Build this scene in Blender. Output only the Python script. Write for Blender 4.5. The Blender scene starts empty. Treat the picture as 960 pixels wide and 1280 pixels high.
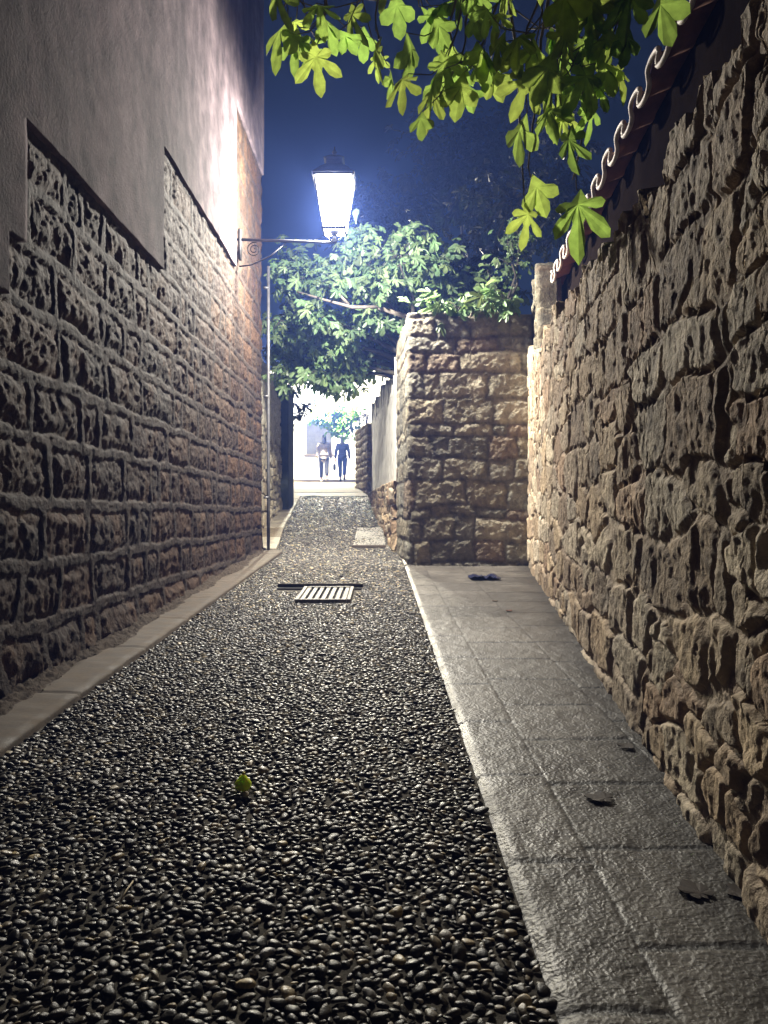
import bpy, bmesh, math, random
import numpy as np
from mathutils import Vector, Matrix

random.seed(7)
RNG = np.random.default_rng(11)
scene = bpy.context.scene
C = scene.collection
R = math.radians

# ------------------------------------------------------------------ helpers
def link(o, parent=None):
    C.objects.link(o)
    if parent is not None:
        o.parent = parent
    return o

def tag(o, label=None, cat=None, group=None, kind=None):
    if label: o['label'] = label
    if cat: o['category'] = cat
    if group: o['group'] = group
    if kind: o['kind'] = kind
    return o

def empty(name, loc, label=None, cat=None, group=None):
    o = bpy.data.objects.new(name, None)
    o.empty_display_size = 0.1
    o.location = loc
    link(o)
    return tag(o, label, cat, group)

def np_mesh(name, verts, faces, mat, parent=None, smooth=True, colors=None):
    """verts (n,3); faces: (m,4) / (m,3) array or list of arrays"""
    me = bpy.data.meshes.new(name)
    verts = np.asarray(verts, dtype=np.float32)
    if parent is not None:
        verts = verts - np.array(parent.location, dtype=np.float32)
    if not isinstance(faces, list):
        faces = [faces]
    faces = [np.asarray(f, dtype=np.int32) for f in faces if len(f)]
    loops = np.concatenate([f.ravel() for f in faces])
    tot = np.concatenate([np.full(len(f), f.shape[1], dtype=np.int32) for f in faces])
    start = np.concatenate([[0], np.cumsum(tot)[:-1]]).astype(np.int32)
    me.vertices.add(len(verts)); me.vertices.foreach_set('co', verts.ravel())
    me.loops.add(len(loops)); me.loops.foreach_set('vertex_index', loops)
    me.polygons.add(len(tot)); me.polygons.foreach_set('loop_start', start)
    me.polygons.foreach_set('loop_total', tot)
    me.polygons.foreach_set('use_smooth', np.full(len(tot), smooth, dtype=bool))
    if colors is not None:
        a = me.attributes.new('tone', 'FLOAT_COLOR', 'POINT')
        c = np.ones((len(verts), 4), dtype=np.float32); c[:, :3] = colors
        a.data.foreach_set('color', c.ravel())
    me.update(calc_edges=True)
    me.validate()
    me.materials.append(mat)
    return link(bpy.data.objects.new(name, me), parent)

class MB:
    """collects simple shapes in world coordinates, built as one mesh"""
    def __init__(s): s.v = []; s.f = []
    def add(s, v, f):
        n = len(s.v); s.v += [tuple(p) for p in v]; s.f += [tuple(i + n for i in q) for q in f]
    def box(s, c, d, rz=0, M=None):
        x, y, z = d[0]/2, d[1]/2, d[2]/2
        v = [Vector((a*x, b*y, e*z)) for e in (-1, 1) for b in (-1, 1) for a in (-1, 1)]
        m = M if M is not None else Matrix.Rotation(rz, 3, 'Z')
        s.add([m @ p + Vector(c) for p in v], [(0,2,3,1),(4,5,7,6),(0,1,5,4),(2,6,7,3),(0,4,6,2),(1,3,7,5)])
    def tube(s, pts, r, n=8, close=True):
        pts = [Vector(p) for p in pts]
        rr = [float(q) for q in r] if hasattr(r, "__len__") else [r]*len(pts)
        rings = []; up = Vector((0.13, 0.21, 0.97))
        for i, p in enumerate(pts):
            t = (pts[min(i+1, len(pts)-1)] - pts[max(i-1, 0)]).normalized()
            a = t.cross(up)
            if a.length < 1e-3: a = t.cross(Vector((1, 0, 0)))
            a.normalize(); b = t.cross(a)
            rings.append([p + rr[i]*(math.cos(k*2*math.pi/n)*a + math.sin(k*2*math.pi/n)*b) for k in range(n)])
        v = [q for g in rings for q in g]; f = []
        for i in range(len(pts)-1):
            for k in range(n):
                f.append((i*n+k, i*n+(k+1) % n, (i+1)*n+(k+1) % n, (i+1)*n+k))
        f.append(tuple(range(n))[::-1]); f.append(tuple((len(pts)-1)*n+k for k in range(n)))
        s.add(v, f)
    def lathe(s, c, prof, n=16):
        v = []; f = []
        for r, z in prof:
            v += [(c[0]+r*math.cos(2*math.pi*k/n), c[1]+r*math.sin(2*math.pi*k/n), c[2]+z) for k in range(n)]
        for i in range(len(prof)-1):
            for k in range(n):
                f.append((i*n+k, i*n+(k+1) % n, (i+1)*n+(k+1) % n, (i+1)*n+k))
        f.append(tuple(range(n))[::-1]); f.append(tuple((len(prof)-1)*n+k for k in range(n)))
        s.add(v, f)
    def build(s, name, mat, parent=None, smooth=False, bevel=0):
        me = bpy.data.meshes.new(name)
        off = Vector(parent.location) if parent is not None else Vector((0, 0, 0))
        if parent is not None and parent.parent is not None: off = off + Vector(parent.parent.location)
        me.from_pydata([tuple(Vector(p) - off) for p in s.v], [], s.f)
        me.update(); me.materials.append(mat)
        if smooth:
            for p in me.polygons: p.use_smooth = True
        o = link(bpy.data.objects.new(name, me), parent)
        if bevel:
            m = o.modifiers.new('bevel', 'BEVEL'); m.width = bevel; m.segments = 2
        return o

def at(px, py, d):
    """point at depth d metres seen at photograph pixel (px,py)"""
    return Vector(((px-480)/960*d, d, 1+(640-py)/960*d))

# ---- noise in numpy
def hash2(ix, iy, seed):
    h = (ix.astype(np.int64)*374761393 + iy.astype(np.int64)*668265263 + seed*1442695041) & 0xffffffff
    h = ((h ^ (h >> 13))*1274126177) & 0xffffffff
    h = ((h ^ (h >> 16))*1911520717) & 0xffffffff
    return ((h ^ (h >> 15)) & 0xffffff) / float(0xffffff)

def vnoise(x, y, seed=0):
    ix = np.floor(x); iy = np.floor(y); fx = x-ix; fy = y-iy
    fx = fx*fx*(3-2*fx); fy = fy*fy*(3-2*fy)
    ix = ix.astype(np.int64); iy = iy.astype(np.int64)
    a = hash2(ix, iy, seed); b = hash2(ix+1, iy, seed); c = hash2(ix, iy+1, seed); d = hash2(ix+1, iy+1, seed)
    return (a*(1-fx)+b*fx)*(1-fy)+(c*(1-fx)+d*fx)*fy

def fbm(x, y, seed=0, octv=4, gain=.5):
    t = 0; a = 1; n = 0
    for k in range(octv):
        t = t + a*vnoise(x*2**k, y*2**k, seed+k*17); n += a; a *= gain
    return t/n*2-1

def sstep(a, b, x):
    t = np.clip((x-a)/(b-a), 0, 1); return t*t*(3-2*t)

def rubble(u, v, cw, ch, seed, jit=.8, p=5.0):
    """blocky cells: returns edge distance (0 at the joint), id hash a, id hash b, local du, dv"""
    x = u/cw; y = v/ch
    iy0 = np.floor(y).astype(np.int64)
    f1 = np.full(x.shape, 9.0); f2 = np.full(x.shape, 9.0)
    ha = np.zeros_like(x); hb = np.zeros_like(x); lu = np.zeros_like(x); lv = np.zeros_like(x)
    for dy in (-1, 0, 1):
        iy = iy0+dy
        sh = hash2(iy, iy*0+3, seed+5)
        ix0 = np.floor(x-sh).astype(np.int64)
        for dx in (-2, -1, 0, 1, 2):
            ix = ix0+dx
            cx = ix+.5+sh+(hash2(ix, iy, seed)-.5)*jit
            cy = iy+.5+(hash2(ix, iy, seed+1)-.5)*jit*.75
            w = .8+.5*hash2(ix, iy, seed+2)
            d = (np.abs((x-cx))**p + np.abs((y-cy))**p)**(1/p)/w
            near = d < f1
            f2 = np.where(near, f1, np.minimum(f2, d))
            f1 = np.where(near, d, f1)
            ha = np.where(near, hash2(ix, iy, seed+7), ha); hb = np.where(near, hash2(ix, iy, seed+8), hb)
            lu = np.where(near, x-cx, lu); lv = np.where(near, y-cy, lv)
    return f2-f1, ha, hb, lu, lv

def ladder(a, b, k, c):
    out = [a]
    while out[-1] < b: out.append(out[-1]+k*abs(out[-1])+c)
    out[-1] = b
    return np.array(out)

def pick(h, table):
    table = np.array(table); return table[np.clip((h*len(table)).astype(int), 0, len(table)-1)]

def relief_wall(name, S, pos, nrm, top, bot, nz, disp, mat, parent=None, thick=.3, zbias=1.0):
    """a wall with a displaced face: S parameters, pos(s)->x,y ; nrm(s)->outward normal ; disp(s,z)->(height, colour)"""
    ns = len(S)
    P = np.array([pos(s) for s in S]); N = np.array([nrm(s) for s in S])
    T = np.array([top(s) for s in S]) if callable(top) else top
    B = np.array([bot(s) for s in S])
    v = np.linspace(0, 1, nz)**zbias
    SS = np.repeat(S[:, None], nz, 1)
    Z = B[:, None]+(T-B)[:, None]*v[None, :]
    H, col = disp(SS, Z)
    X = P[:, 0][:, None]+N[:, 0][:, None]*H; Y = P[:, 1][:, None]+N[:, 1][:, None]*H
    fv = np.stack([X, Y, Z], -1).reshape(-1, 3); fc = col.reshape(-1, 3)
    idx = np.arange(ns*nz).reshape(ns, nz)
    q = np.stack([idx[:-1, :-1], idx[1:, :-1], idx[1:, 1:], idx[:-1, 1:]], -1).reshape(-1, 4)
    # crown: several rows going back, back face, ends
    rows = 5; base = len(fv); ev = []; ec = []
    for r in range(1, rows+1):
        t = r/rows
        hh = H[:, -1]*(1-t)-thick*t
        jit = (vnoise(S*9, np.full(ns, r*3.3), 77)-.5)*.05*(1 if r < rows else 0)
        ev.append(np.stack([P[:, 0]+N[:, 0]*hh, P[:, 1]+N[:, 1]*hh, T+jit], -1)); ec.append(col[:, -1])
    ev.append(np.stack([P[:, 0]-N[:, 0]*thick, P[:, 1]-N[:, 1]*thick, B], -1)); ec.append(col[:, 0])
    prev = idx[:, -1]; qs = [q]
    for r in range(rows+1):
        cur = base+r*ns+np.arange(ns)
        qs.append(np.stack([prev[:-1], prev[1:], cur[1:], cur[:-1]], -1)); prev = cur
    fv = np.concatenate([fv]+ev); fc = np.concatenate([fc]+ec)
    F = [np.concatenate(qs)]
    # ends: strip between front column and straight back edge
    for col_i, flip in ((0, False), (ns-1, True)):
        bt = base+(rows-1)*ns+col_i; bb = base+rows*ns+col_i
        ring = list(idx[col_i])+[base+r*ns+col_i for r in range(rows+1)]
        c = len(fv); fv = np.concatenate([fv, fv[[idx[col_i, nz//2], bt]].mean(0)[None]]); fc = np.concatenate([fc, fc[[idx[col_i, nz//2]]]])
        fv[c, 2] = (B[col_i]+T[col_i])/2
        tr = [(ring[i], ring[(i+1) % len(ring)], c) for i in range(len(ring))]
        if not flip: tr = [(b, a, e) for a, b, e in tr]
        F.append(np.array(tr))
    return np_mesh(name, fv, F, mat, parent, True, fc)

# ------------------------------------------------------------------ materials
def mat(name):
    m = bpy.data.materials.new(name); m.use_nodes = True
    nt = m.node_tree; b = nt.nodes['Principled BSDF']
    return m, nt, b

def nd(nt, t, **kw):
    n = nt.nodes.new(t)
    for k, v in kw.items():
        if k.startswith('_'): setattr(n, k[1:], v)
        else: n.inputs[k.replace('_', ' ')].default_value = v
    return n

def mixmul(nt, a, b, fac=1.0):
    n = nt.nodes.new('ShaderNodeMix'); n.data_type = 'RGBA'; n.blend_type = 'MULTIPLY'
    n.inputs[0].default_value = fac
    nt.links.new(a, n.inputs[6]); nt.links.new(b, n.inputs[7])
    return n.outputs[2]

def ramp(nt, src, stops):
    r = nt.nodes.new('ShaderNodeValToRGB')
    el = r.color_ramp.elements
    while len(el) < len(stops): el.new(.5)
    for e, (p, c) in zip(el, stops):
        e.position = p; e.color = (c, c, c, 1) if not hasattr(c, '__len__') else (*c, 1)
    nt.links.new(src, r.inputs[0]); return r.outputs[0]

def surf(name, base=None, rough=.85, attr=False, nscale=6, lo=.6, hi=1.25, bump=.4, bscale=60, bdist=.01, spec=.3,
         stretch=None, stain=None, rough_var=0.0, metal=0.0):
    m, nt, b = mat(name)
    geo = nd(nt, 'ShaderNodeTexCoord')
    src = geo.outputs['Object']
    n1 = nd(nt, 'ShaderNodeTexNoise', Scale=nscale, Detail=7, Roughness=.62)
    nt.links.new(src, n1.inputs['Vector'])
    var = ramp(nt, n1.outputs['Fac'], [(.3, lo), (.7, hi)])
    if attr:
        a = nd(nt, 'ShaderNodeAttribute', _attribute_name='tone'); col = a.outputs['Color']
    else:
        c = nd(nt, 'ShaderNodeRGB'); c.outputs[0].default_value = (*base, 1); col = c.outputs[0]
    out = mixmul(nt, col, var)
    if stain:
        mp = nd(nt, 'ShaderNodeMapping'); mp.inputs['Scale'].default_value = stain
        nt.links.new(src, mp.inputs['Vector'])
        n3 = nd(nt, 'ShaderNodeTexNoise', Scale=1.0, Detail=6, Roughness=.6)
        nt.links.new(mp.outputs[0], n3.inputs['Vector'])
        out = mixmul(nt, out, ramp(nt, n3.outputs['Fac'], [(.35, .42), (.62, 1.15)]))
    nt.links.new(out, b.inputs['Base Color'])
    b.inputs['Roughness'].default_value = rough
    b.inputs['Specular IOR Level'].default_value = spec
    b.inputs['Metallic'].default_value = metal
    if rough_var:
        nt.links.new(ramp(nt, n1.outputs['Fac'], [(.3, max(.05, rough-rough_var)), (.7, min(1, rough+rough_var))]), b.inputs['Roughness'])
    if bump:
        n2 = nd(nt, 'ShaderNodeTexNoise', Scale=bscale, Detail=5, Roughness=.65)
        nt.links.new(src, n2.inputs['Vector'])
        bp = nd(nt, 'ShaderNodeBump', Strength=bump, Distance=bdist)
        nt.links.new(n2.outputs['Fac'], bp.inputs['Height']); nt.links.new(bp.outputs[0], b.inputs['Normal'])
    return m

M_ashlar = surf('dark ashlar', attr=True, rough=.8, nscale=14, lo=.5, hi=1.4, bump=.7, bscale=45, bdist=.02)
M_rubble = surf('warm rubble', attr=True, rough=.85, nscale=12, lo=.55, hi=1.35, bump=.8, bscale=38, bdist=.02)
M_plaster = surf('grey lime plaster', (.135, .105, .115), rough=.95, nscale=5, lo=.4, hi=1.3, bump=.6, bscale=50, bdist=.015, stain=(1, 1.6, .4))
M_white = surf('white limewash', (.84, .83, .80), rough=.9, nscale=2.5, lo=.85, hi=1.05, bump=.25, bscale=30, bdist=.01)
M_facade = surf('brown facade plaster', (.016, .012, .010), rough=1, spec=0, nscale=3, lo=.6, hi=1.1, bump=.3, bscale=40)
M_tile = surf('terracotta', (.20, .10, .07), rough=.9, nscale=5, spec=.1, lo=.6, hi=1.3, bump=.3, bscale=60, bdist=.005)
M_mortar = surf('dark bedding mortar', (.075, .066, .052), rough=.95, nscale=20, bump=.6, bscale=120, bdist=.006)
M_pebble = surf('polished pebbles', attr=True, rough=.42, nscale=70, lo=.5, hi=1.4, bump=.55, bscale=75, bdist=.005, spec=.45, rough_var=.16)
M_kerb = surf('worn limestone kerb', (.10, .078, .057), rough=.8, nscale=9, lo=.45, hi=1.15, bump=.35, bscale=55, bdist=.006, spec=.4, rough_var=.15)
M_post = surf('dark green painted post', (.05, .06, .045), rough=.7, nscale=4, bump=.2)
M_bark = surf('grey fig bark', (.22, .19, .16), rough=.85, nscale=10, bump=.6, bscale=40)
M_twig = surf('dark twig bark', (.06, .055, .045), rough=.9, nscale=10, bump=.5, bscale=40)
M_iron = surf('painted black iron', (.05, .05, .052), rough=.5, nscale=20, bump=.1, spec=.5)
M_pipe = surf('galvanised pipe', (.16, .16, .165), rough=.5, nscale=10, bump=.05, metal=.6)
M_steel = surf('worn steel grate', (.20, .19, .175), rough=.6, nscale=40, lo=.4, bump=.3, metal=.2)
M_shutter = surf('dark shutter paint', (.05, .052, .06), rough=.7, nscale=6, bump=.1)
M_dirt = surf('dry dirt', (.06, .046, .034), rough=.95, nscale=12, bump=.8, bscale=60, bdist=.02)
M_landing = surf('warm concrete', (.075, .058, .034), rough=.85, nscale=3, lo=.75, hi=1.1, bump=.3, bscale=30)
M_ground = surf('earth', (.07, .06, .05), rough=1, nscale=1, bump=.2)

def pavement_mat():
    m, nt, b = mat('hammered stone slabs')
    tc = nd(nt, 'ShaderNodeTexCoord')
    n1 = nd(nt, 'ShaderNodeTexNoise', Scale=3.0, Detail=6, Roughness=.6); nt.links.new(tc.outputs['Object'], n1.inputs['Vector'])
    a = nd(nt, 'ShaderNodeAttribute', _attribute_name='tone')
    nt.links.new(mixmul(nt, a.outputs['Color'], ramp(nt, n1.outputs['Fac'], [(.3, .65), (.7, 1.15)])), b.inputs['Base Color'])
    nt.links.new(ramp(nt, n1.outputs['Fac'], [(.3, .42), (.7, .62)]), b.inputs['Roughness'])
    b.inputs['Specular IOR Level'].default_value = .45
    w = nd(nt, 'ShaderNodeTexVoronoi', Scale=78, Randomness=1.0); w.feature = 'SMOOTH_F1'; w.inputs['Smoothness'].default_value = .5
    nz = nd(nt, 'ShaderNodeTexNoise', Scale=30, Detail=3); nt.links.new(tc.outputs['Object'], nz.inputs['Vector'])
    va = nd(nt, 'ShaderNodeVectorMath', _operation='MULTIPLY_ADD'); va.inputs[1].default_value = (.03, .03, .03)
    nt.links.new(nz.outputs['Color'], va.inputs[0]); nt.links.new(tc.outputs['Object'], va.inputs[2]); nt.links.new(va.outputs[0], w.inputs['Vector'])
    n4 = nd(nt, 'ShaderNodeTexNoise', Scale=140, Detail=4); nt.links.new(tc.outputs['Object'], n4.inputs['Vector'])
    b1 = nd(nt, 'ShaderNodeBump', Strength=.42, Distance=.006); nt.links.new(w.outputs['Distance'], b1.inputs['Height'])
    b2 = nd(nt, 'ShaderNodeBump', Strength=.35, Distance=.004); nt.links.new(n4.outputs['Fac'], b2.inputs['Height'])
    nt.links.new(b1.outputs[0], b2.inputs['Normal']); nt.links.new(b2.outputs[0], b.inputs['Normal'])
    return m
M_pave = pavement_mat()

def leaf_mat(name, base, trans, tfac=.5, rough=.45):
    m, nt, b = mat(name)
    out = nt.nodes['Material Output']
    a = nd(nt, 'ShaderNodeAttribute', _attribute_name='tone')
    c1 = nd(nt, 'ShaderNodeRGB'); c1.outputs[0].default_value = (*base, 1)
    c2 = nd(nt, 'ShaderNodeRGB'); c2.outputs[0].default_value = (*trans, 1)
    tc = nd(nt, 'ShaderNodeTexCoord')
    n1 = nd(nt, 'ShaderNodeTexNoise', Scale=25, Detail=4); nt.links.new(tc.outputs['Object'], n1.inputs['Vector'])
    vein = ramp(nt, n1.outputs['Fac'], [(.3, .7), (.7, 1.15)])
    nt.links.new(mixmul(nt, mixmul(nt, c1.outputs[0], a.outputs['Color']), vein), b.inputs['Base Color'])
    b.inputs['Roughness'].default_value = rough; b.inputs['Specular IOR Level'].default_value = .4
    t = nd(nt, 'ShaderNodeBsdfTranslucent')
    nt.links.new(mixmul(nt, mixmul(nt, c2.outputs[0], a.outputs['Color']), vein), t.inputs['Color'])
    mx = nd(nt, 'ShaderNodeMixShader'); mx.inputs[0].default_value = tfac
    nt.links.new(b.outputs[0], mx.inputs[1]); nt.links.new(t.outputs[0], mx.inputs[2]); nt.links.new(mx.outputs[0], out.inputs['Surface'])
    return m
M_leaf_near = leaf_mat('backlit fig leaf', (.07, .13, .03), (.44, .64, .13), .6)
M_leaf_mid = leaf_mat('fig leaf', (.15, .235, .115), (.22, .34, .11), .3, .4)
M_leaf_far = leaf_mat('bright creeper leaf', (.055, .15, .004), (.07, .17, .005), .35)
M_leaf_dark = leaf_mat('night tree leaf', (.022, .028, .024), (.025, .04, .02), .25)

def flat(name, c, rough=.7, **kw): return surf(name, c, rough=rough, nscale=30, lo=.8, hi=1.1, bump=.15, bscale=90, bdist=.003, **kw)

def glass_mat(strength, name='lit frosted lantern glass'):
    m, nt, b = mat(name)
    out = nt.nodes['Material Output']; nt.nodes.remove(b)
    e = nd(nt, 'ShaderNodeEmission', Strength=strength); e.inputs['Color'].default_value = (.93, .96, 1, 1)
    t = nd(nt, 'ShaderNodeBsdfTransparent')
    mx = nd(nt, 'ShaderNodeMixShader'); mx.inputs[0].default_value = .3
    nt.links.new(t.outputs[0], mx.inputs[1]); nt.links.new(e.outputs[0], mx.inputs[2]); nt.links.new(mx.outputs[0], out.inputs['Surface'])
    return m
M_glass = glass_mat(60)
def emit_mat(name, s, c=(.95, .97, 1)):
    m, nt, b = mat(name); b.inputs['Emission Color'].default_value = (*c, 1); b.inputs['Emission Strength'].default_value = s
    return m
M_bulb = glass_mat(150, 'glowing glass bulb')

# ------------------------------------------------------------------ layout of the place
GD = [-12, 0, 10.4, 11.6, 13.0, 18.3, 20.0, 28.5, 31, 60]
GZ = [-.5, 0, .434, .52, .70, 1.37, 1.575, 2.12, 2.30, 2.6]
def gz(d): return np.interp(d, GD, GZ)
LEFT_D = [-12, 10.6, 10.75, 13.0, 18.3, 20]; LEFT_X = [-1.38, -1.40, -1.52, -1.72, -2.0, -2.1]
RIGHT_D = [-12, 0, 10.0, 11.3, 13.0, 18.3, 20]; RIGHT_X = [.47, .34, .23, .12, .0, -.38, -.45]
def lx(d): return np.interp(d, LEFT_D, LEFT_X)
def rx(d): return np.interp(d, RIGHT_D, RIGHT_X)
def wallx(d): return .628+.1155*d

# the earth reaches the horizon
g = MB(); g.add([(-400, -400, -1.2), (400, -400, -1.2), (400, 400, -1.2), (-400, 400, -1.2)], [(0, 1, 2, 3)])
tag(g.build('ground', M_ground), kind='structure')

# alley bed under the pebbles
D = np.concatenate([np.arange(-3, 18.4, .25), [18.45]])
W = np.linspace(0, 1, 9)
def sheet(name, D, a, b, dz, m, nw=9, bump=0, kind='structure', tone=None):
    W = np.linspace(0, 1, nw)
    DD = np.repeat(D[:, None], nw, 1); A = a(D)[:, None]; B = b(D)[:, None]
    X = A+(B-A)*W; Z = gz(DD)+dz+(fbm(X*3, DD*3, 5)*bump if bump else 0)
    v = np.stack([X, DD, Z], -1).reshape(-1, 3); i = np.arange(len(D)*nw).reshape(len(D), nw)
    q = np.stack([i[:-1, :-1], i[:-1, 1:], i[1:, 1:], i[1:, :-1]], -1).reshape(-1, 4)
    o = np_mesh(name, v, q, m, None, True, None if tone is None else np.tile(tone, (len(v), 1)))
    return tag(o, kind=kind)
sheet('path', D, lambda d: lx(d)-.02, lambda d: rx(d)+.02, -.012, M_mortar, 40, .006)

# drainage: grate zone kept free of pebbles
GRX0, GRX1, GRD0, GRD1 = -.73, -.275, 6.28, 7.05
CHX0, CHX1, CHD0, CHD1 = -.98, -.20, 6.90, 7.16
PCH = (-.46, .02, 11.15, 13.3)

def pebbles():
    cell = .06; grid = {}
    out = []
    rnd = random.Random(3)
    def put(x, y, r):
        i, j = int(x/cell), int(y/cell)
        for a in range(i-1, i+2):
            for b in range(j-1, j+2):
                for (px, py, pr) in grid.get((a, b), ()):
                    if (px-x)**2+(py-y)**2 < (.88*(r+pr))**2: return False
        grid.setdefault((i, j), []).append((x, y, r)); out.append((x, y, r)); return True
    d = .25
    while d < 18.4:
        step = .5
        w = rx(d)-lx(d)
        sc = 1.0 if d < 7 else 1.0+.05*(d-7)
        dens = 9000 if d < 7 else 4200
        for k in range(int(dens*step*w)):
            y = d+rnd.random()*step; x0 = lx(y); x1 = rx(y)
            x = x0+.008+rnd.random()*(x1-x0-.016)
            t = rnd.random()
            r = sc*.80*(.0115+.0085*t*t+(.006 if rnd.random() < .05 else 0)) if k < dens*step*w*.33 else sc*.80*(.0068+.0045*t)
            if GRX0-.02 < x < GRX1+.02 and GRD0-.02 < y < GRD1+.02: continue
            if CHX0 < x < CHX1 and CHD0 < y < CHD1: continue
            if y > 18.33: continue
            if PCH[0] < x < PCH[1] and PCH[2] < y < PCH[3] and rnd.random() < .75: continue
            put(x, y, r)
        d += step
    P = np.array(out)
    n = len(P)
    x, y, r = P.T
    asp = 1.05+RNG.random(n)*.75; ang = RNG.normal(0.0, .75, n)
    a = r*np.sqrt(asp)*1.02; b = r/np.sqrt(asp)*1.05
    h = r*(.36+.32*RNG.random(n)); z0 = gz(y)-.0072+RNG.normal(0, .0018, n)
    tx = RNG.normal(0, .2, n); ty = RNG.normal(0, .22, n)
    tone = .013+.034*RNG.random(n)**1.8
    tone = np.where(RNG.random(n) < .20, .09+.26*RNG.random(n), tone)
    warm = RNG.normal(0, .11, n)
    colr = np.stack([tone*(1.16+warm), tone*(1.0+warm*.3), tone*(.74-warm)], -1)
    def lod(sel, seg, lats):
        k = sel.sum(); 
        th = np.linspace(0, 2*np.pi, seg, endpoint=False)
        dirs = []
        for la in lats: dirs += [(math.cos(la)**.72*math.cos(t), math.cos(la)**.72*math.sin(t), math.sin(la)) for t in th]
        dirs.append((0, 0, 1)); dirs = np.array(dirs); m = len(dirs)
        lump = 1+.12*np.sin(th*2+RNG.random((k, 1))*6.3)+.10*np.sin(th*3+RNG.random((k, 1))*6.3)
        lump = np.concatenate([np.tile(lump, (1, len(lats))), np.ones((k, 1))], 1)
        u = dirs[None, :, 0]*a[sel][:, None]*lump; v = dirs[None, :, 1]*b[sel][:, None]*lump
        w = dirs[None, :, 2]*h[sel][:, None]+tx[sel][:, None]*u+ty[sel][:, None]*v
        ca = np.cos(ang[sel])[:, None]; sa = np.sin(ang[sel])[:, None]
        V = np.stack([x[sel][:, None]+ca*u-sa*v, y[sel][:, None]+sa*u+ca*v, z0[sel][:, None]+w], -1).reshape(-1, 3)
        q = []; t3 = []
        for i in range(len(lats)-1):
            for s in range(seg): q.append((i*seg+s, i*seg+(s+1) % seg, (i+1)*seg+(s+1) % seg, (i+1)*seg+s))
        o = (len(lats)-1)*seg
        for s in range(seg): t3.append((o+s, o+(s+1) % seg, m-1))
        off = (np.arange(k)*m)[:, None, None]
        Q = (np.array(q)[None]+off).reshape(-1, 4); T = (np.array(t3)[None]+off).reshape(-1, 3)
        return V, Q, T, np.repeat(colr[sel], m, 0)
    near = y < 4.0; mid = (y >= 4.0) & (y < 9); far = y >= 9
    Vs = []; Qs = []; Ts = []; Cs = []; o = 0
    for sel, seg, lats in ((near, 12, (-.25, .2, .6, 1.0, 1.3)), (mid, 9, (-.2, .35, .9)), (far, 7, (-.1, .6))):
        V, Q, T, c = lod(sel, seg, lats); Vs.append(V); Qs.append(Q+o); Ts.append(T+o); Cs.append(c); o += len(V)
    ob = np_mesh('pebbles', np.concatenate(Vs), [np.concatenate(Qs), np.concatenate(Ts)], M_pebble, None, True, np.concatenate(Cs))
    tag(ob, 'dark polished pebbles set on edge paving the alley floor', 'pebbles', kind='stuff')
    return n
pebbles()

# kerb strip on the left
def left_kerb():
    D = ladder(-3, 10.62, .0025, .008)
    prof = [(0, -.06), (0, .010), (.02, .022), (.2, .025), (.4, .026), (.6, .027), (.8, .026), (.985, .022), (1.0, -.05)]
    v = []; 
    for i, d in enumerate(D):
        xi = lx(d); xo = -1.66
        xo = min(xo, xi-.1)
        # cross joints every 0.9 m
        ph = (d*1.0+.3) % .95; gro = -.016*math.exp(-((ph-.03)/.012)**2)
        for t, zz in prof:
            wob = (vnoise(np.array(d*4.), np.array(t*2.), 4)-.5)*.012
            v.append((xi+(xo-xi)*t+float(wob)*(1 if t < .5 else 0), d, float(gz(d))+zz+gro+float(wob)*.5))
    n = len(prof); v = np.array(v); v[:, 2] += .006*fbm(v[:, 0]*20, v[:, 1]*14, 3, 4)
    i = np.arange(len(D)*n).reshape(len(D), n)
    q = np.stack([i[:-1, :-1], i[1:, :-1], i[1:, 1:], i[:-1, 1:]], -1).reshape(-1, 4)
    tag(np_mesh('kerb', v, q, M_kerb), kind='structure')
left_kerb()

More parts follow.
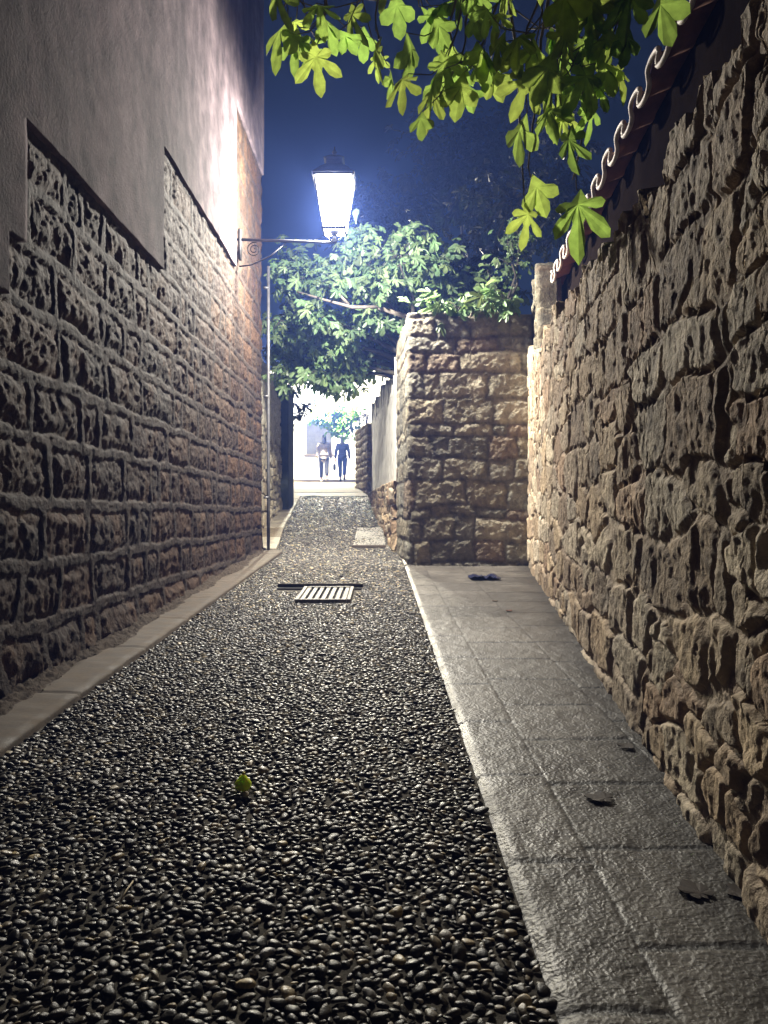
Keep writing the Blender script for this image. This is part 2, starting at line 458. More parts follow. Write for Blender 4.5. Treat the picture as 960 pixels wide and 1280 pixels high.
# right pavement of hammered slabs
def pavement():
    D = ladder(.2, 8.95, .0012, .003)
    D = np.concatenate([np.arange(-3, .2, .08), D])
    nw = 130; W = np.linspace(0, 1, nw)
    DD = np.repeat(D[:, None], nw, 1)
    A = rx(D)[:, None]; B = (wallx(D)+.10)[:, None]
    X = A+(B-A)*W; dx = X-A
    row = np.where(dx < .225, 0, np.where(dx < .64, 1, 2))
    L = np.where(row == 0, .58, np.where(row == 1, .44, .52)); off = np.where(row == 0, .31, np.where(row == 1, .12, .47))
    w = DD+.012*fbm(X*5, DD*2, 3)
    cellf = (w+off)/L+hash2(np.floor((w+off)/L), row, 3)*0
    ids = np.floor(cellf); fr = (cellf-ids)*L
    jd = np.minimum(fr, L-fr)
    jl = np.minimum(np.abs(dx-.225), np.where(DD > 2.4, np.abs(dx-.64), 9))
    e = np.minimum(jd, jl)
    grv = np.maximum((1-sstep(.005, .022, jd)), (1-sstep(.002, .010, jl))*.5)*(.6+.4*vnoise(X*3, DD*1.3, 61))
    hs = hash2(ids, row, 9)
    H = .004-.0035*grv+(hs-.5)*.003+.004*fbm(X*7, DD*7, 21, 3)+.0022*fbm(X*26, DD*22, 8, 2)
    H = H+.012*np.exp(-(dx/.02)**2)*(-1)+.03*sstep(.9, 1, W)[None, :]*0
    t = .06+.045*hs
    col = np.stack([t*1.0, t*.94, t*.86], -1)*(1-.92*grv)[..., None]
    dirt = sstep(.0, .22, (B-.1-X))  # tone factor, slabs darker towards the foot of the wall
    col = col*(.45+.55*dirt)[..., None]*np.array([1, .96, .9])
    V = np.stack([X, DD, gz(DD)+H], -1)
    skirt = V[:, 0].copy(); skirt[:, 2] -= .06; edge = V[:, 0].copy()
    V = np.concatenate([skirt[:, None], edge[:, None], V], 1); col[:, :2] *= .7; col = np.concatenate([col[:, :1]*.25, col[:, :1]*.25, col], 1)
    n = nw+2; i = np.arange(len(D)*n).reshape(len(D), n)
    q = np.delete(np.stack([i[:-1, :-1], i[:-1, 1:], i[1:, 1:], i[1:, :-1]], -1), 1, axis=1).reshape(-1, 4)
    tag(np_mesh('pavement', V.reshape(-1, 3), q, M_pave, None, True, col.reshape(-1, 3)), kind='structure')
    # the single row of slabs that goes on past the pier
    D2 = ladder(8.99, 18.3, .003, .02); nw = 12; W = np.linspace(0, 1, nw)
    DD = np.repeat(D2[:, None], nw, 1); A = rx(D2)[:, None]
    B = np.interp(D2, [8.9, 10.6, 13.5, 18.3], [.42, .34, .22, -.22])[:, None]
    X = A+(B-A)*W
    fr = (DD % .8); g2 = 1-sstep(.006, .02, np.minimum(fr, .8-fr))
    hs = hash2(np.floor(DD/.8), np.floor(DD*0), 4)
    Z = gz(DD)+.006-.012*g2+(hs-.5)*.01; t = .25+.1*hs
    V = np.stack([X, DD, Z], -1); sk = V[:, 0].copy(); sk[:, 2] -= .06
    V = np.concatenate([sk[:, None], V], 1)
    col = np.stack([t, t*.93, t*.78], -1); col = np.concatenate([col[:, :1], col], 1)
    n = nw+1; i = np.arange(len(D2)*n).reshape(len(D2), n)
    q = np.stack([i[:-1, :-1], i[:-1, 1:], i[1:, 1:], i[1:, :-1]], -1).reshape(-1, 4)
    tag(np_mesh('pavement_strip', V.reshape(-1, 3), q, M_pave, None, True, col.reshape(-1, 3)), kind='structure')
pavement()

def edge_stones():
    rnd = random.Random(8); d = 10.75
    mats = [surf('pale kerb stone', (.36, .32, .25), rough=.7, nscale=8, bump=.4), surf('tan kerb stone', (.20, .16, .105), rough=.8, nscale=8, bump=.4)]
    while d < 18.2:
        L = rnd.uniform(.5, .95); d1 = min(d+L, 18.3); k = MB()
        a, b = float(lx(d))+.01, float(lx(d1))+.01
        o0 = -2.14; lift = rnd.uniform(.015, .035)
        v = [(o0, d+.01, gz(d)+lift), (a, d+.01, gz(d)+lift), (b, d1-.01, gz(d1)+lift), (o0, d1-.01, gz(d1)+lift)]
        v = [(x, y, float(z)) for x, y, z in v]; v += [(x, y, z-.12) for x, y, z in v]
        k.add(v, [(0, 1, 2, 3), (7, 6, 5, 4), (0, 4, 5, 1), (1, 5, 6, 2), (2, 6, 7, 3), (3, 7, 4, 0)])
        tag(k.build('kerb_stone', mats[0 if rnd.random() < .6 else 1], None, bevel=.012), kind='structure')
        d = d1
edge_stones()
# far landing and threshold
sheet('pavement_threshold', np.linspace(18.32, 19.1, 8), lambda d: d*0-2.25, lambda d: d*0-.12, .012, M_kerb, 12, .01)
sheet('pavement_landing', np.linspace(19.1, 34, 40), lambda d: d*0-6, lambda d: d*0+3, .02, M_landing, 12, .012)
# cement patch among the pebbles
sheet('cement_patch', np.linspace(PCH[2]+.1, PCH[3], 24), lambda d: d*0+PCH[0], lambda d: d*0+PCH[1], -.004, surf('pale cement', (.34, .33, .30), rough=.7, nscale=20, bump=.7, bscale=60, bdist=.02), 12, .012)
pl = MB(); pl.box((-.22, 11.2, float(gz(11.2))+.008), (.5, .12, .04)); pl.build('cement_edge', M_kerb, None, bevel=.01)
tag(bpy.data.objects['cement_edge'], kind='structure')

# ------------------------------------------------------------------ left house
house = empty('stone_house', (-1.66, 6, 0), 'tall house wall on the lamp side, grey plaster stepping down to brown stone blocks', 'house')
def plastered(s, z):
    return (z > 5.65) | ((z > 4.9) & (s < 8.09)) | ((z > 3.77) & (s < 8.67)) | ((z > 2.83) & (s < 5.8)) | ((z > 2.25) & (s < 3.57)) | ((z > 1.97) & (s < 3.405))
ROWS = [-.9, -.5, -.16, .15, .45, .74, 1.04, 1.36, 1.66, 1.97, 2.25, 2.55, 2.83, 3.14, 3.46, 3.77, 4.15, 4.52, 4.9, 5.28, 5.65, 5.95, 6.3]
def ashlar(S, Z):
    wz = Z+(.030*fbm(S*1.3, Z*1.3, 31, 2)+.02*fbm(S*5, Z*5, 32, 2))*(.3+.7*sstep(6, 1.6, Z))
    ws = S+.06*fbm(S*2.1+7, Z*2.1, 41, 2)+.02*fbm(S*6, Z*6, 42, 2)
    rows = np.array(ROWS)
    ri = np.clip(np.searchsorted(rows, wz)-1, 0, len(rows)-2)
    zb = rows[ri]; zt = rows[ri+1]
    dist = np.zeros_like(S); ids = np.zeros_like(S)
    rnd = random.Random(5)
    for r in range(len(rows)-1):
        sel = ri == r
        edges = [-4.0-rnd.random()*.3]
        while edges[-1] < 11.5:
            edges.append(edges[-1]+rnd.choice([.24, .30, .38, .48, .6, .72, .82])*(.9+.2*rnd.random()))
        edges = np.array(edges); s = ws[sel]; ci = np.clip(np.searchsorted(edges, s)-1, 0, len(edges)-2)
        a = edges[ci]; b = edges[ci+1]; w = (b-a)/2; hh = (zt[sel]-zb[sel])/2
        # some blocks are two thinner stones
        jw = .021+.010*vnoise(s*3, wz[sel]*3, 9)
        qx = np.abs(s-(a+b)/2)-(w-jw); qz = np.abs(wz[sel]-(zb[sel]+zt[sel])/2)-(hh-jw)
        rad = .032
        qx += rad; qz += rad
        dd = np.sqrt(np.maximum(qx, 0)**2+np.maximum(qz, 0)**2)+np.minimum(np.maximum(qx, qz), 0)-rad
        dist[sel] = dd; ids[sel] = hash2(ci, ci*0+r, 12)
    inside = sstep(.004, -.015, dist+.008*fbm(S*16, Z*16, 33, 3))
    id2 = hash2((ids*9999).astype(np.int64), (ids*77).astype(np.int64), 5)
    core = np.clip(-dist/.07, 0, 1)
    face = -.022+.020*core**.5*(.6+.7*id2)+.014*fbm(S*9+ids*50, Z*9, 3, 5, .65)*core**.3+.011*fbm(S*34, Z*30, 6, 3)
    ridg = 1-np.abs(fbm(S*7+ids*31, Z*6+ids*9, 14, 3))*2
    face = face+.012*ridg*core
    mort = .009*fbm(S*8, Z*8, 71, 4)+.006*fbm(S*40, Z*40, 72, 3)
    H = mort*(1-inside)+face*inside
    base = pick(ids, [(.105, .078, .058), (.125, .092, .066), (.09, .07, .056), (.15, .105, .07), (.085, .075, .066), (.13, .105, .08), (.17, .12, .08), (.10, .07, .055)])
    spot = sstep(.05, .55, fbm(S*6+ids*20, Z*6, 55, 4))[..., None]
    base = (base*(1-spot)+np.array([.22, .165, .12])*spot)*np.array([.34, .265, .21])
    mc = np.array([.036, .026, .020])*(.85+.3*vnoise(S*12, Z*12, 2))[..., None]
    col = mc*(1-inside[..., None])+base*inside[..., None]
    H = H+.04*sstep(.25, .0, Z-gz(S))*vnoise(S*5, Z*5, 3)
    H = np.where(plastered(S-.03, Z-.03) & plastered(S+.03, Z-.03), -.05, H)
    return H, col
S = np.concatenate([np.arange(-3, .8, .06), ladder(.8, 10.6, .0022, .003)])
relief_wall('wall', S, lambda s: (-1.69, s), lambda s: (1, 0), lambda s: 6.2, lambda s: float(gz(s))-.25, 560, ashlar, M_ashlar, house, thick=.35)

def plaster():
    inside = plastered
    br_s = [3.405, 3.57, 5.8, 8.67, 8.09]; br_z = [1.97, 2.25, 2.83, 3.77, 4.9, 5.65]
    s = np.unique(np.concatenate([np.arange(-3, 1, .15), np.linspace(1, 10.62, 330), br_s]))
    z = np.unique(np.concatenate([np.linspace(1.97, 6.2, 200), np.linspace(6.2, 9.5, 40), br_z]))
    SS, ZZ = np.meshgrid(s, z, indexing='ij')
    cs = (s[:-1]+s[1:])/2; cz = (z[:-1]+z[1:])/2
    msk = inside(cs[:, None]+0*cz[None, :], cz[None, :]+0*cs[:, None])
    H = .030+.010*fbm(SS*1.3, ZZ*1.3, 90, 4)+.005*fbm(SS*7, ZZ*7, 91, 4)
    front = np.stack([np.full_like(SS, -1.69)+H, SS, ZZ], -1)
    wob = .012*fbm(SS*5, ZZ*5, 44, 3)
    front[..., 1] += wob; front[..., 2] += .012*fbm(SS*5+9, ZZ*5, 45, 3)
    back = front.copy(); back[..., 0] = -1.74
    n = SS.size; idx = np.arange(n).reshape(SS.shape)
    i, j = np.nonzero(msk)
    q = [np.stack([idx[i, j], idx[i+1, j], idx[i+1, j+1], idx[i, j+1]], -1)]
    pad = np.pad(msk, 1)
    for di, dj, e in ((-1, 0, ((0, 1), (0, 0))), (1, 0, ((1, 0), (1, 1))), (0, -1, ((0, 0), (1, 0))), (0, 1, ((1, 1), (0, 1)))):
        nb = pad[1+di:pad.shape[0]-1+di, 1+dj:pad.shape[1]-1+dj]
        i, j = np.nonzero(msk & ~nb)
        a = idx[i+e[0][0], j+e[0][1]]; b = idx[i+e[1][0], j+e[1][1]]
        q.append(np.stack([a, n+a, n+b, b], -1))
    return np_mesh('plaster', np.concatenate([front.reshape(-1, 3), back.reshape(-1, 3)]), np.concatenate(q), M_plaster, house, True)
o = plaster()
# the shell of the house behind the face (end wall at the corner, upper floor)
sh = MB(); sh.box((-3.75, 3.6, 4.0), (3.9, 13.92, 11.0)); sh.build('shell', M_plaster, house)
pp = MB(); pp.tube([(-1.60, 10.63, z) for z in (.42, 1.5, 3, 4.4)], .022, 10)
for z in (1.2, 2.6, 4.1): pp.box((-1.63, 10.63, z), (.07, .05, .03))
tag(pp.build('drainpipe', M_pipe, None, True), 'thin pale pipe running up the corner of the plastered house below the lamp', 'drainpipe')

# dirt gathered at the foot of the wall
def dirt():
    D = np.linspace(-1, 10.3, 900); nw = 16; W = np.linspace(0, 1, nw)
    DD = np.repeat(D[:, None], nw, 1); X = -1.71+(.055+.10*vnoise(D*1.7, D*0, 8)+.03*vnoise(D*9, D*0, 9))[:, None]*W
    hump = (1-W)**.7*.05*(.3+.9*vnoise(D*2.3, D*0, 18))[:, None]
    Z = gz(DD)+.018+hump+.020*(fbm(X*38, DD*30, 4, 3))*(1-W*.5)+.012*(vnoise(X*80, DD*70, 5) > .72)
    i = np.arange(len(D)*nw).reshape(len(D), nw); q = np.stack([i[:-1, :-1], i[:-1, 1:], i[1:, 1:], i[1:, :-1]], -1).reshape(-1, 4)
    return tag(np_mesh('dirt', np.stack([X, DD, Z], -1).reshape(-1, 3), q, M_dirt, None, True), kind='stuff')
dm = dirt()
tag(dm, 'crumbled dirt and mortar along the foot of the house wall', 'dirt')

# ------------------------------------------------------------------ right rubble wall
GREY = [(.20, .18, .135), (.23, .205, .15), (.18, .165, .13), (.26, .225, .16), (.16, .15, .12), (.24, .225, .18), (.27, .24, .18), (.21, .165, .12)]
WARM = [(.42, .32, .21), (.45, .36, .25), (.36, .29, .21), (.49, .38, .25), (.33, .25, .17), (.47, .40, .30), (.38, .27, .18), (.52, .44, .32)]
def rubble_face(seed, cw=.24, ch=.17, depth=.075, table=WARM, rough=1.0, jointc=.35):
    def f(S, Z):
        u = S+.05*fbm(S*3, Z*3, seed+1, 3); v = Z+.04*fbm(S*3+5, Z*3, seed+2, 3)
        # patches of larger and of smaller stones
        big = fbm(S*.9, Z*.9, seed+3, 2)
        e1, a1, b1, lu1, lv1 = rubble(u, v, cw*1.45, ch*1.4, seed)
        e2, a2, b2, lu2, lv2 = rubble(u, v, cw*.78, ch*.85, seed+40)
        m = (big > -.02)
        e = np.where(m, e1, e2); a = np.where(m, a1, a2); b = np.where(m, b1, b2); lu = np.where(m, lu1, lu2); lv = np.where(m, lv1, lv2)
        edgeb = sstep(.0, .05, np.abs(big+.02))
        e = e*edgeb
        core = sstep(.015, .15, e+.05*fbm(S*14, Z*14, seed+12, 3))
        H = depth*core*(.45+.9*a)-depth*.6+core*depth*((b-.5)*1.1*lu+(a-.5)*.7*lv)
        rid = 1-2*np.abs(fbm(S*8+a*40, Z*5+b*30, seed+5, 5, .55))
        H = H+.016*rough*rid*(.35+.65*core)+.010*rough*fbm(S*30+a*9, Z*22, seed+6, 4, .6)
        H = H-.014*sstep(.3, .6, np.abs(fbm(S*5+b*20, Z*3.2, seed+9, 3)))*core
        col = pick(b, table)*(.75+.5*a)[..., None]
        sp = sstep(.1, .6, fbm(S*5, Z*5, seed+7, 4))[..., None]
        col = col*(1-.35*sp)+np.array([.22, .20, .175])*.35*sp
        jc = np.array([.15, .12, .09])*jointc/.35
        col = col*(.35+.65*core)[..., None]+jc*(1-core)[..., None]*.5
        return H, col
    return f
def right_top(s):
    base = np.interp(s, [-4, 0, 2, 3.0, 4.0, 5.0, 6.75, 7.6, 8.1, 8.4, 9.2], [2.12, 2.13, 2.15, 2.16, 2.28, 2.40, 2.46, 2.40, 2.48, 2.62, 2.7])
    k = math.floor(s/.17); h = float(hash2(np.array(k), np.array(1), 3)); h2 = float(hash2(np.array(math.floor(s/.06)), np.array(2), 3))
    return base+.10*(h-.5)+(.10*(h2-.5) if s > 1 else 0)+(.16 if h > .8 and s > 5 else 0)
S = np.concatenate([np.arange(-3, .8, .06), ladder(.8, 8.95, .0020, .003)])
nxy = Vector((-1, .1155)).normalized()
o = relief_wall('rubble_wall', S, lambda s: (wallx(s)+.02, s), lambda s: (nxy.x, nxy.y), right_top, lambda s: float(gz(s))-.2, 470,
                rubble_face(100, .34, .165, .015, rough=.68, jointc=1.1), M_rubble, None, thick=.34)
tag(o, 'long warm brown rubble wall with ragged top beside the slab pavement', 'wall')

# upright gable of stones at the end of that wall
def gable_top(s): return 3.78-1.05*max(0, (8.55-s))**1.2*1.0+.12*(float(hash2(np.array(math.floor(s/.05)), np.array(4), 9))-.5) if s < 8.6 else 3.8-.5*(s-8.6)
S = np.linspace(7.72, 8.98, 110)
def rx2(s): return wallx(s)+.10
gt = lambda s: 2.35+ (np.interp(s, [7.72, 8.0, 8.25, 8.5, 8.62, 8.75, 8.98], [0, .1, .45, .95, 1.46, 1.35, 1.2]))+.16*(float(hash2(np.array(math.floor(s/.07)), np.array(4), 9))-.5)
o = relief_wall('stone_gable', S, lambda s: (rx2(s), s), lambda s: (nxy.x, nxy.y), gt, lambda s: 2.1, 150, rubble_face(160, .16, .12, .04, [(.8*q[0], .8*q[1], .78*q[2]) for q in GREY]), M_rubble, None, thick=.25)
tag(o, 'narrow jagged stone gable rising above the far end of the rubble wall', 'gable wall')

# ------------------------------------------------------------------ right house with tiled eave
rh = empty('tiled_house', (1.9, 6, 0), 'dark brown plastered house with a wavy tile eave behind the rubble wall', 'house')
def hx(d): return 1.27+.071*d
fb = MB()
c0, c1 = (hx(-2)+.16, -2), (hx(9.9)+.16, 9.9)
v = []
for (x, y) in (c0, c1):
    for dx in (0, 4.0):
        for z in (-.5, 3.62): v.append((x+dx, y, z))
fb.add(v, [(0, 1, 5, 4), (2, 6, 7, 3), (0, 2, 3, 1), (4, 5, 7, 6), (1, 3, 7, 5)])
fb.build('wall', M_facade, rh)
def tile_sheet(d0, d1, xf, z0, per, amp, back, slope, parent, name, m, n_per=22, th=.02):
    N = int((d1-d0)/per*n_per); d = np.linspace(d0, d1, N)
    ph = (d-4.09)/per*2*np.pi
    # S-curve: overhanging a little like pan and cover tiles
    w = np.cos(ph); dd = d-.16*per*np.sin(2*ph)*0+.10*per*np.sin(ph)*0
    wz = np.sign(w)*np.abs(w)**.7
    rowsn = 9; V = []
    for layer in (1, -1):
        for r in range(rowsn):
            t = r/(rowsn-1)
            nx = .0
            V.append(np.stack([np.array([xf(q) for q in d])+back*t+0*d, dd, z0+wz*amp+slope*t+layer*th/2+.012*hash2(np.floor((d-4.09)/per+.25), np.full(len(d), r//4), 3)], -1))
    V = np.array(V); n = N
    i = np.arange(2*rowsn*n).reshape(2, rowsn, n)
    q = [np.stack([i[0, :-1, :-1], i[0, :-1, 1:], i[0, 1:, 1:], i[0, 1:, :-1]], -1).reshape(-1, 4),
         np.stack([i[1, :-1, :-1], i[1, 1:, :-1], i[1, 1:, 1:], i[1, :-1, 1:]], -1).reshape(-1, 4),
         np.stack([i[0, 0, :-1], i[1, 0, :-1], i[1, 0, 1:], i[0, 0, 1:]], -1)]
    return np_mesh(name, V.reshape(-1, 3), np.concatenate(q), m, parent, True)
tile_sheet(-1.5, 9.75, hx, 3.6, .41, .052, 3.2, 1.3, rh, 'roof', M_tile, 26, .022)
ph = np.linspace(-1.5, 9.7, 900); wv = np.cos((ph-4.09)/.41*2*np.pi); sw = np.sin((ph-4.09)/.41*2*np.pi)
te = MB(); te.tube([(hx(q)-.012-.0*k, q+.045*math.sin(2*(q-4.09)/.41*2*math.pi), 3.6+.075*k+.006*math.sin(q*9)) for q, k in zip(ph, wv)], .016, 8)  # pale tube added along the eave, its lit rim put into the colour
te.build('tile_edge', surf('tile lip highlight', (.66, .60, .54), rough=.6, nscale=12, bump=.2), rh, True)
# low lean-to roof at the end of the wall
lt = empty('lean_to_roof', (1.75, 7.6, 2.7), 'small red tiled roof edge between the rubble wall and its stone gable', 'roof')
tile_sheet(6.9, 8.3, lambda q: wallx(q)+.10, 2.72, .16, .035, .5, .28, lt, 'tiles', surf('red terracotta', (.36, .19, .14), rough=.8, nscale=9), 26, .018)
bb = MB(); bb.box((1.95, 7.6, 2.45), (.5, 1.3, .5)); bb.build('wall', M_facade, lt)

# ------------------------------------------------------------------ pier block
pier = empty('stone_pier', (.95, 9.7, .4), 'massive square stone wall end standing between the lane and rubble wall', 'wall')
PT = 3.30
def course_face(seed, courses, wch, table, depth=.045):
    rows = [-.5]; rnd = random.Random(seed)
    while rows[-1] < 4.2: rows.append(rows[-1]+rnd.choice(courses))
    rows = np.array(rows)
    def f(S, Z):
        wz = Z+.06*fbm(S*2.0, Z*2.0, seed+31, 4); ws = S+.09*fbm(S*2.6+7, Z*2.6, seed+41, 3)
        ri = np.clip(np.searchsorted(rows, wz)-1, 0, len(rows)-2)
        dist = np.zeros_like(S); ids = np.zeros_like(S)
        for r in range(len(rows)-1):
            sel = ri == r; edges = [-1-rnd.random()*.4]
            while edges[-1] < 5: edges.append(edges[-1]+rnd.choice(wch)*(.85+.3*rnd.random()))
            edges = np.array(edges); s = ws[sel]; ci = np.clip(np.searchsorted(edges, s)-1, 0, len(edges)-2)
            a = edges[ci]; b = edges[ci+1]; zb = rows[r]; zt = rows[r+1]
            qx = np.abs(s-(a+b)/2)-((b-a)/2-.012)+.03; qz = np.abs(wz[sel]-(zb+zt)/2)-((zt-zb)/2-.012)+.03
            dist[sel] = np.sqrt(np.maximum(qx, 0)**2+np.maximum(qz, 0)**2)+np.minimum(np.maximum(qx, qz), 0)-.03
            ids[sel] = hash2(ci, ci*0+r, seed+12)
        ins = sstep(.012, -.035, dist+.012*fbm(S*12, Z*12, seed+77, 3)); id2 = hash2((ids*9999).astype(np.int64), (ids*77).astype(np.int64), 5)
        H = depth*(ins*(.6+.6*id2)-1)+.016*fbm(S*9+ids*30, Z*9, seed+3, 5, .6)+.007*fbm(S*30, Z*30, seed+6, 3)
        col = pick(ids, table)*(.8+.4*id2)[..., None]*(.62+.38*ins)[..., None]*(.8+.4*vnoise(S*4, Z*4, 19))[..., None]
        return H, col
    return f
def loop_wall(name, pts, z0, zt, ds, nz, disp, m, parent, chamfer=.09, topn=None, zlist=None):
    """one closed wrap-around face following a polyline (rounded corners), with a lid"""
    P = [Vector(p) for p in pts]; path = []
    for k in range(len(P)-1):
        a, b = P[k], P[k+1]
        L = (b-a).length; n = max(2, int(L/ds))
        for i in range(n): path.append(a+(b-a)*i/n)
    path.append(P[-1])
    path = np.array([(p.x, p.y) for p in path])
    for _ in range(int(chamfer/ds*2)):   # smooth the corners
        path[1:-1] = path[1:-1]*.5+(path[:-2]+path[2:])*.25
    t = np.gradient(path, axis=0); t /= np.linalg.norm(t, axis=1)[:, None]
    N = np.stack([t[:, 1], -t[:, 0]], -1)
    S = np.concatenate([[0], np.cumsum(np.linalg.norm(np.diff(path, axis=0), axis=1))])
    top = np.array([zt(s) for s in S])
    v = np.linspace(0, 1, nz); Z = z0+(top-z0)[:, None]*v; SS = np.repeat(S[:, None], nz, 1)
    H, col = disp(SS, Z)
    X = path[:, 0][:, None]+N[:, 0][:, None]*H; Y = path[:, 1][:, None]+N[:, 1][:, None]*H
    V = np.stack([X, Y, Z], -1).reshape(-1, 3); c = col.reshape(-1, 3); idx = np.arange(len(S)*nz).reshape(len(S), nz)
    F = [np.stack([idx[:-1, :-1], idx[1:, :-1], idx[1:, 1:], idx[:-1, 1:]], -1).reshape(-1, 4)]
    # lid: rows closing on the centre
    cen = path.mean(0); prev = idx[:, -1]; base = len(V); ns = len(S); prevxy = np.stack([X[:, -1], Y[:, -1]], -1)
    for r in range(1, 7):
        k = r/6; xy = prevxy*(1-k)+cen*k
        z = top+.05*k+.07*fbm(xy[:, 0]*5, xy[:, 1]*5, 6, 3)*min(1, 2*k)
        V = np.concatenate([V, np.stack([xy[:, 0], xy[:, 1], z], -1)]); c = np.concatenate([c, col[:, -1]])
        cur = base+(r-1)*ns+np.arange(ns)
        F.append(np.stack([prev[:-1], prev[1:], cur[1:], cur[:-1]], -1)); prev = cur
    return np_mesh(name, V, [np.concatenate(F)], m, parent, True, c)
# polyline runs clockwise seen from above so the normal points outwards: left side (far to near), then the front to the right
loop_wall('wall', [(1.9, 10.7), (.17, 10.7), (.27, 8.93), (1.74, 8.88), (1.9, 10.7)], .1, lambda s: PT+.07*(float(hash2(np.array(math.floor(s/.28)), np.array(1), 8))-.5), .014, 260,
          course_face(61, [.13, .18, .25, .31], [.2, .3, .4, .52, .62], [(.98*g_[0], 1.0*g_[1], 1.02*g_[2]) for g_ in GREY], .011), M_rubble, pier)

# ------------------------------------------------------------------ white wall beyond the pier
ww = empty('white_wall', (0, 14, 1), 'whitewashed lane wall with jagged coping stones beyond the square stone pier', 'wall')
A, B = Vector((.22, 10.72)), Vector((-.30, 18.4)); LW = (B-A).length; nw_ = Vector((-(B-A).y, (B-A).x)).normalized()
def wpos(s): p = A+(B-A)*(s/LW); return (p.x, p.y)
def white_face(S, Z):
    H = .03*fbm(S*1.5, Z*1.5, 300, 4)+.008*fbm(S*9, Z*9, 301, 3)
    col = np.ones(S.shape+(3,)); return H, col
def wtop(s):
    base = np.interp(s, [0, LW], [2.92, 3.12]); k = (s/.38) % 1.0
    return base-.08+.5*max(0, 1-abs(k-.4)/.4)*(.5+.6*float(hash2(np.array(math.floor(s/.38)), np.array(5), 2)))
S = np.linspace(0, LW, 380)
relief_wall('plaster', S, wpos, lambda s: (nw_.x, nw_.y), wtop, lambda s: 1.44, 60, white_face, M_white, ww, thick=.28)
S = np.linspace(-.02, LW+.02, 300)
relief_wall('rubble_base', S, wpos, lambda s: (nw_.x, nw_.y), lambda s: 1.438, lambda s: float(gz(wpos(s)[1]))-.15, 60, lambda S, Z: (lambda r: (r[0]+.07, r[1]))(rubble_face(210, .22, .16, .06)(S, Z)), M_rubble, ww, thick=.24)
# lit pillar where that wall ends
lp = empty('rubble_pillar', (-.5, 19, 1.4), 'pale yellow rubble pillar closing the white lane wall near the walkers', 'pillar')
YEL = [(.42, .34, .2), (.48, .4, .26), (.38, .3, .18), (.5, .44, .32)]
loop_wall('wall', [(-.2, 20.7), (-.80, 20.7), (-.42, 18.55), (-.24, 18.5), (-.2, 20.7)], 1.2, lambda s: 3.15, .03, 80, course_face(71, [.14, .18, .22], [.18, .25, .32], YEL), M_rubble, lp)

# ------------------------------------------------------------------ second wall on the left, post and white house
def l2top(s): return np.interp(s, [10.6, 13.4, 14.2, 15.4], [3.62, 3.58, 3.42, 3.22])+.03*float(vnoise(np.array(s*4), np.array(0.), 6))
def l2x(s): return np.interp(s, [10.6, 15.5], [-2.04, -2.09])
pale = [(.36, .32, .24), (.42, .37, .28), (.33, .28, .2), (.45, .41, .33)]
def lit_top_face(S, Z):
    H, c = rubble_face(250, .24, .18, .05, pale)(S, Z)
    k = sstep(2.2, 3.0, Z+.5*fbm(S*2, Z*2, 9, 3))[..., None]  # upper part painted paler, standing in for lamplight on the wall
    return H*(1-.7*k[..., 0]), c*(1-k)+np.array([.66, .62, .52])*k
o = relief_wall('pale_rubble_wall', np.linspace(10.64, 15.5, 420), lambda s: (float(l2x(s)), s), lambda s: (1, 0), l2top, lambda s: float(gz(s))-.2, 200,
                lit_top_face, M_rubble, None, thick=.4)
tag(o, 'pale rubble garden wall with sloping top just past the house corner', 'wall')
gp = MB(); gp.box((-2.06, 15.98, 2.1), (.26, .92, 2.86)); gp.box((-2.06, 15.98, 3.55), (.32, .98, .06))
tag(gp.build('gate_post', M_post, None, bevel=.01), 'plain dark gate post at the end of the pale rubble garden wall', 'post')
eh = empty('white_house', (-3, 31, 2.2), 'bright white house closing the alley behind the two walkers', 'house')
eb = MB(); eb.box((-2.2, 32.5, 4.4), (6.4, 3.0, 4.6)); eb.build('wall', M_white, eh)
lb = MB()
lb.add([(-2.13, 16.6, 1), (-3.7, 30.98, 2), (-6, 30.98, 2), (-6, 16.6, 1), (-2.13, 16.6, 4.0), (-3.7, 30.98, 5.2), (-6, 30.98, 5.2), (-6, 16.6, 4.0)],
       [(0, 1, 5, 4), (3, 0, 4, 7), (4, 5, 6, 7), (1, 2, 6, 5)])
lb.build('side_wing', M_white, eh)
wn = MB(); wn.box((-2.62, 30.985, 4.05), (1.02, .06, 1.42)); w_ = wn.build('window', M_shutter, eh)
for k in (-1, 1):
    s_ = MB()
    s_.box((-2.62+k*.25, 30.95, 4.05), (.46, .03, 1.32))
    for j in range(14): s_.box((-2.62+k*.25, 30.93, 3.47+j*.09), (.40, .012, .05))
    so = s_.build('shutter', M_shutter, eh)
sl = MB(); sl.box((-2.62, 30.93, 3.30), (1.2, .14, .07)); sl.build('sill', M_kerb, eh)

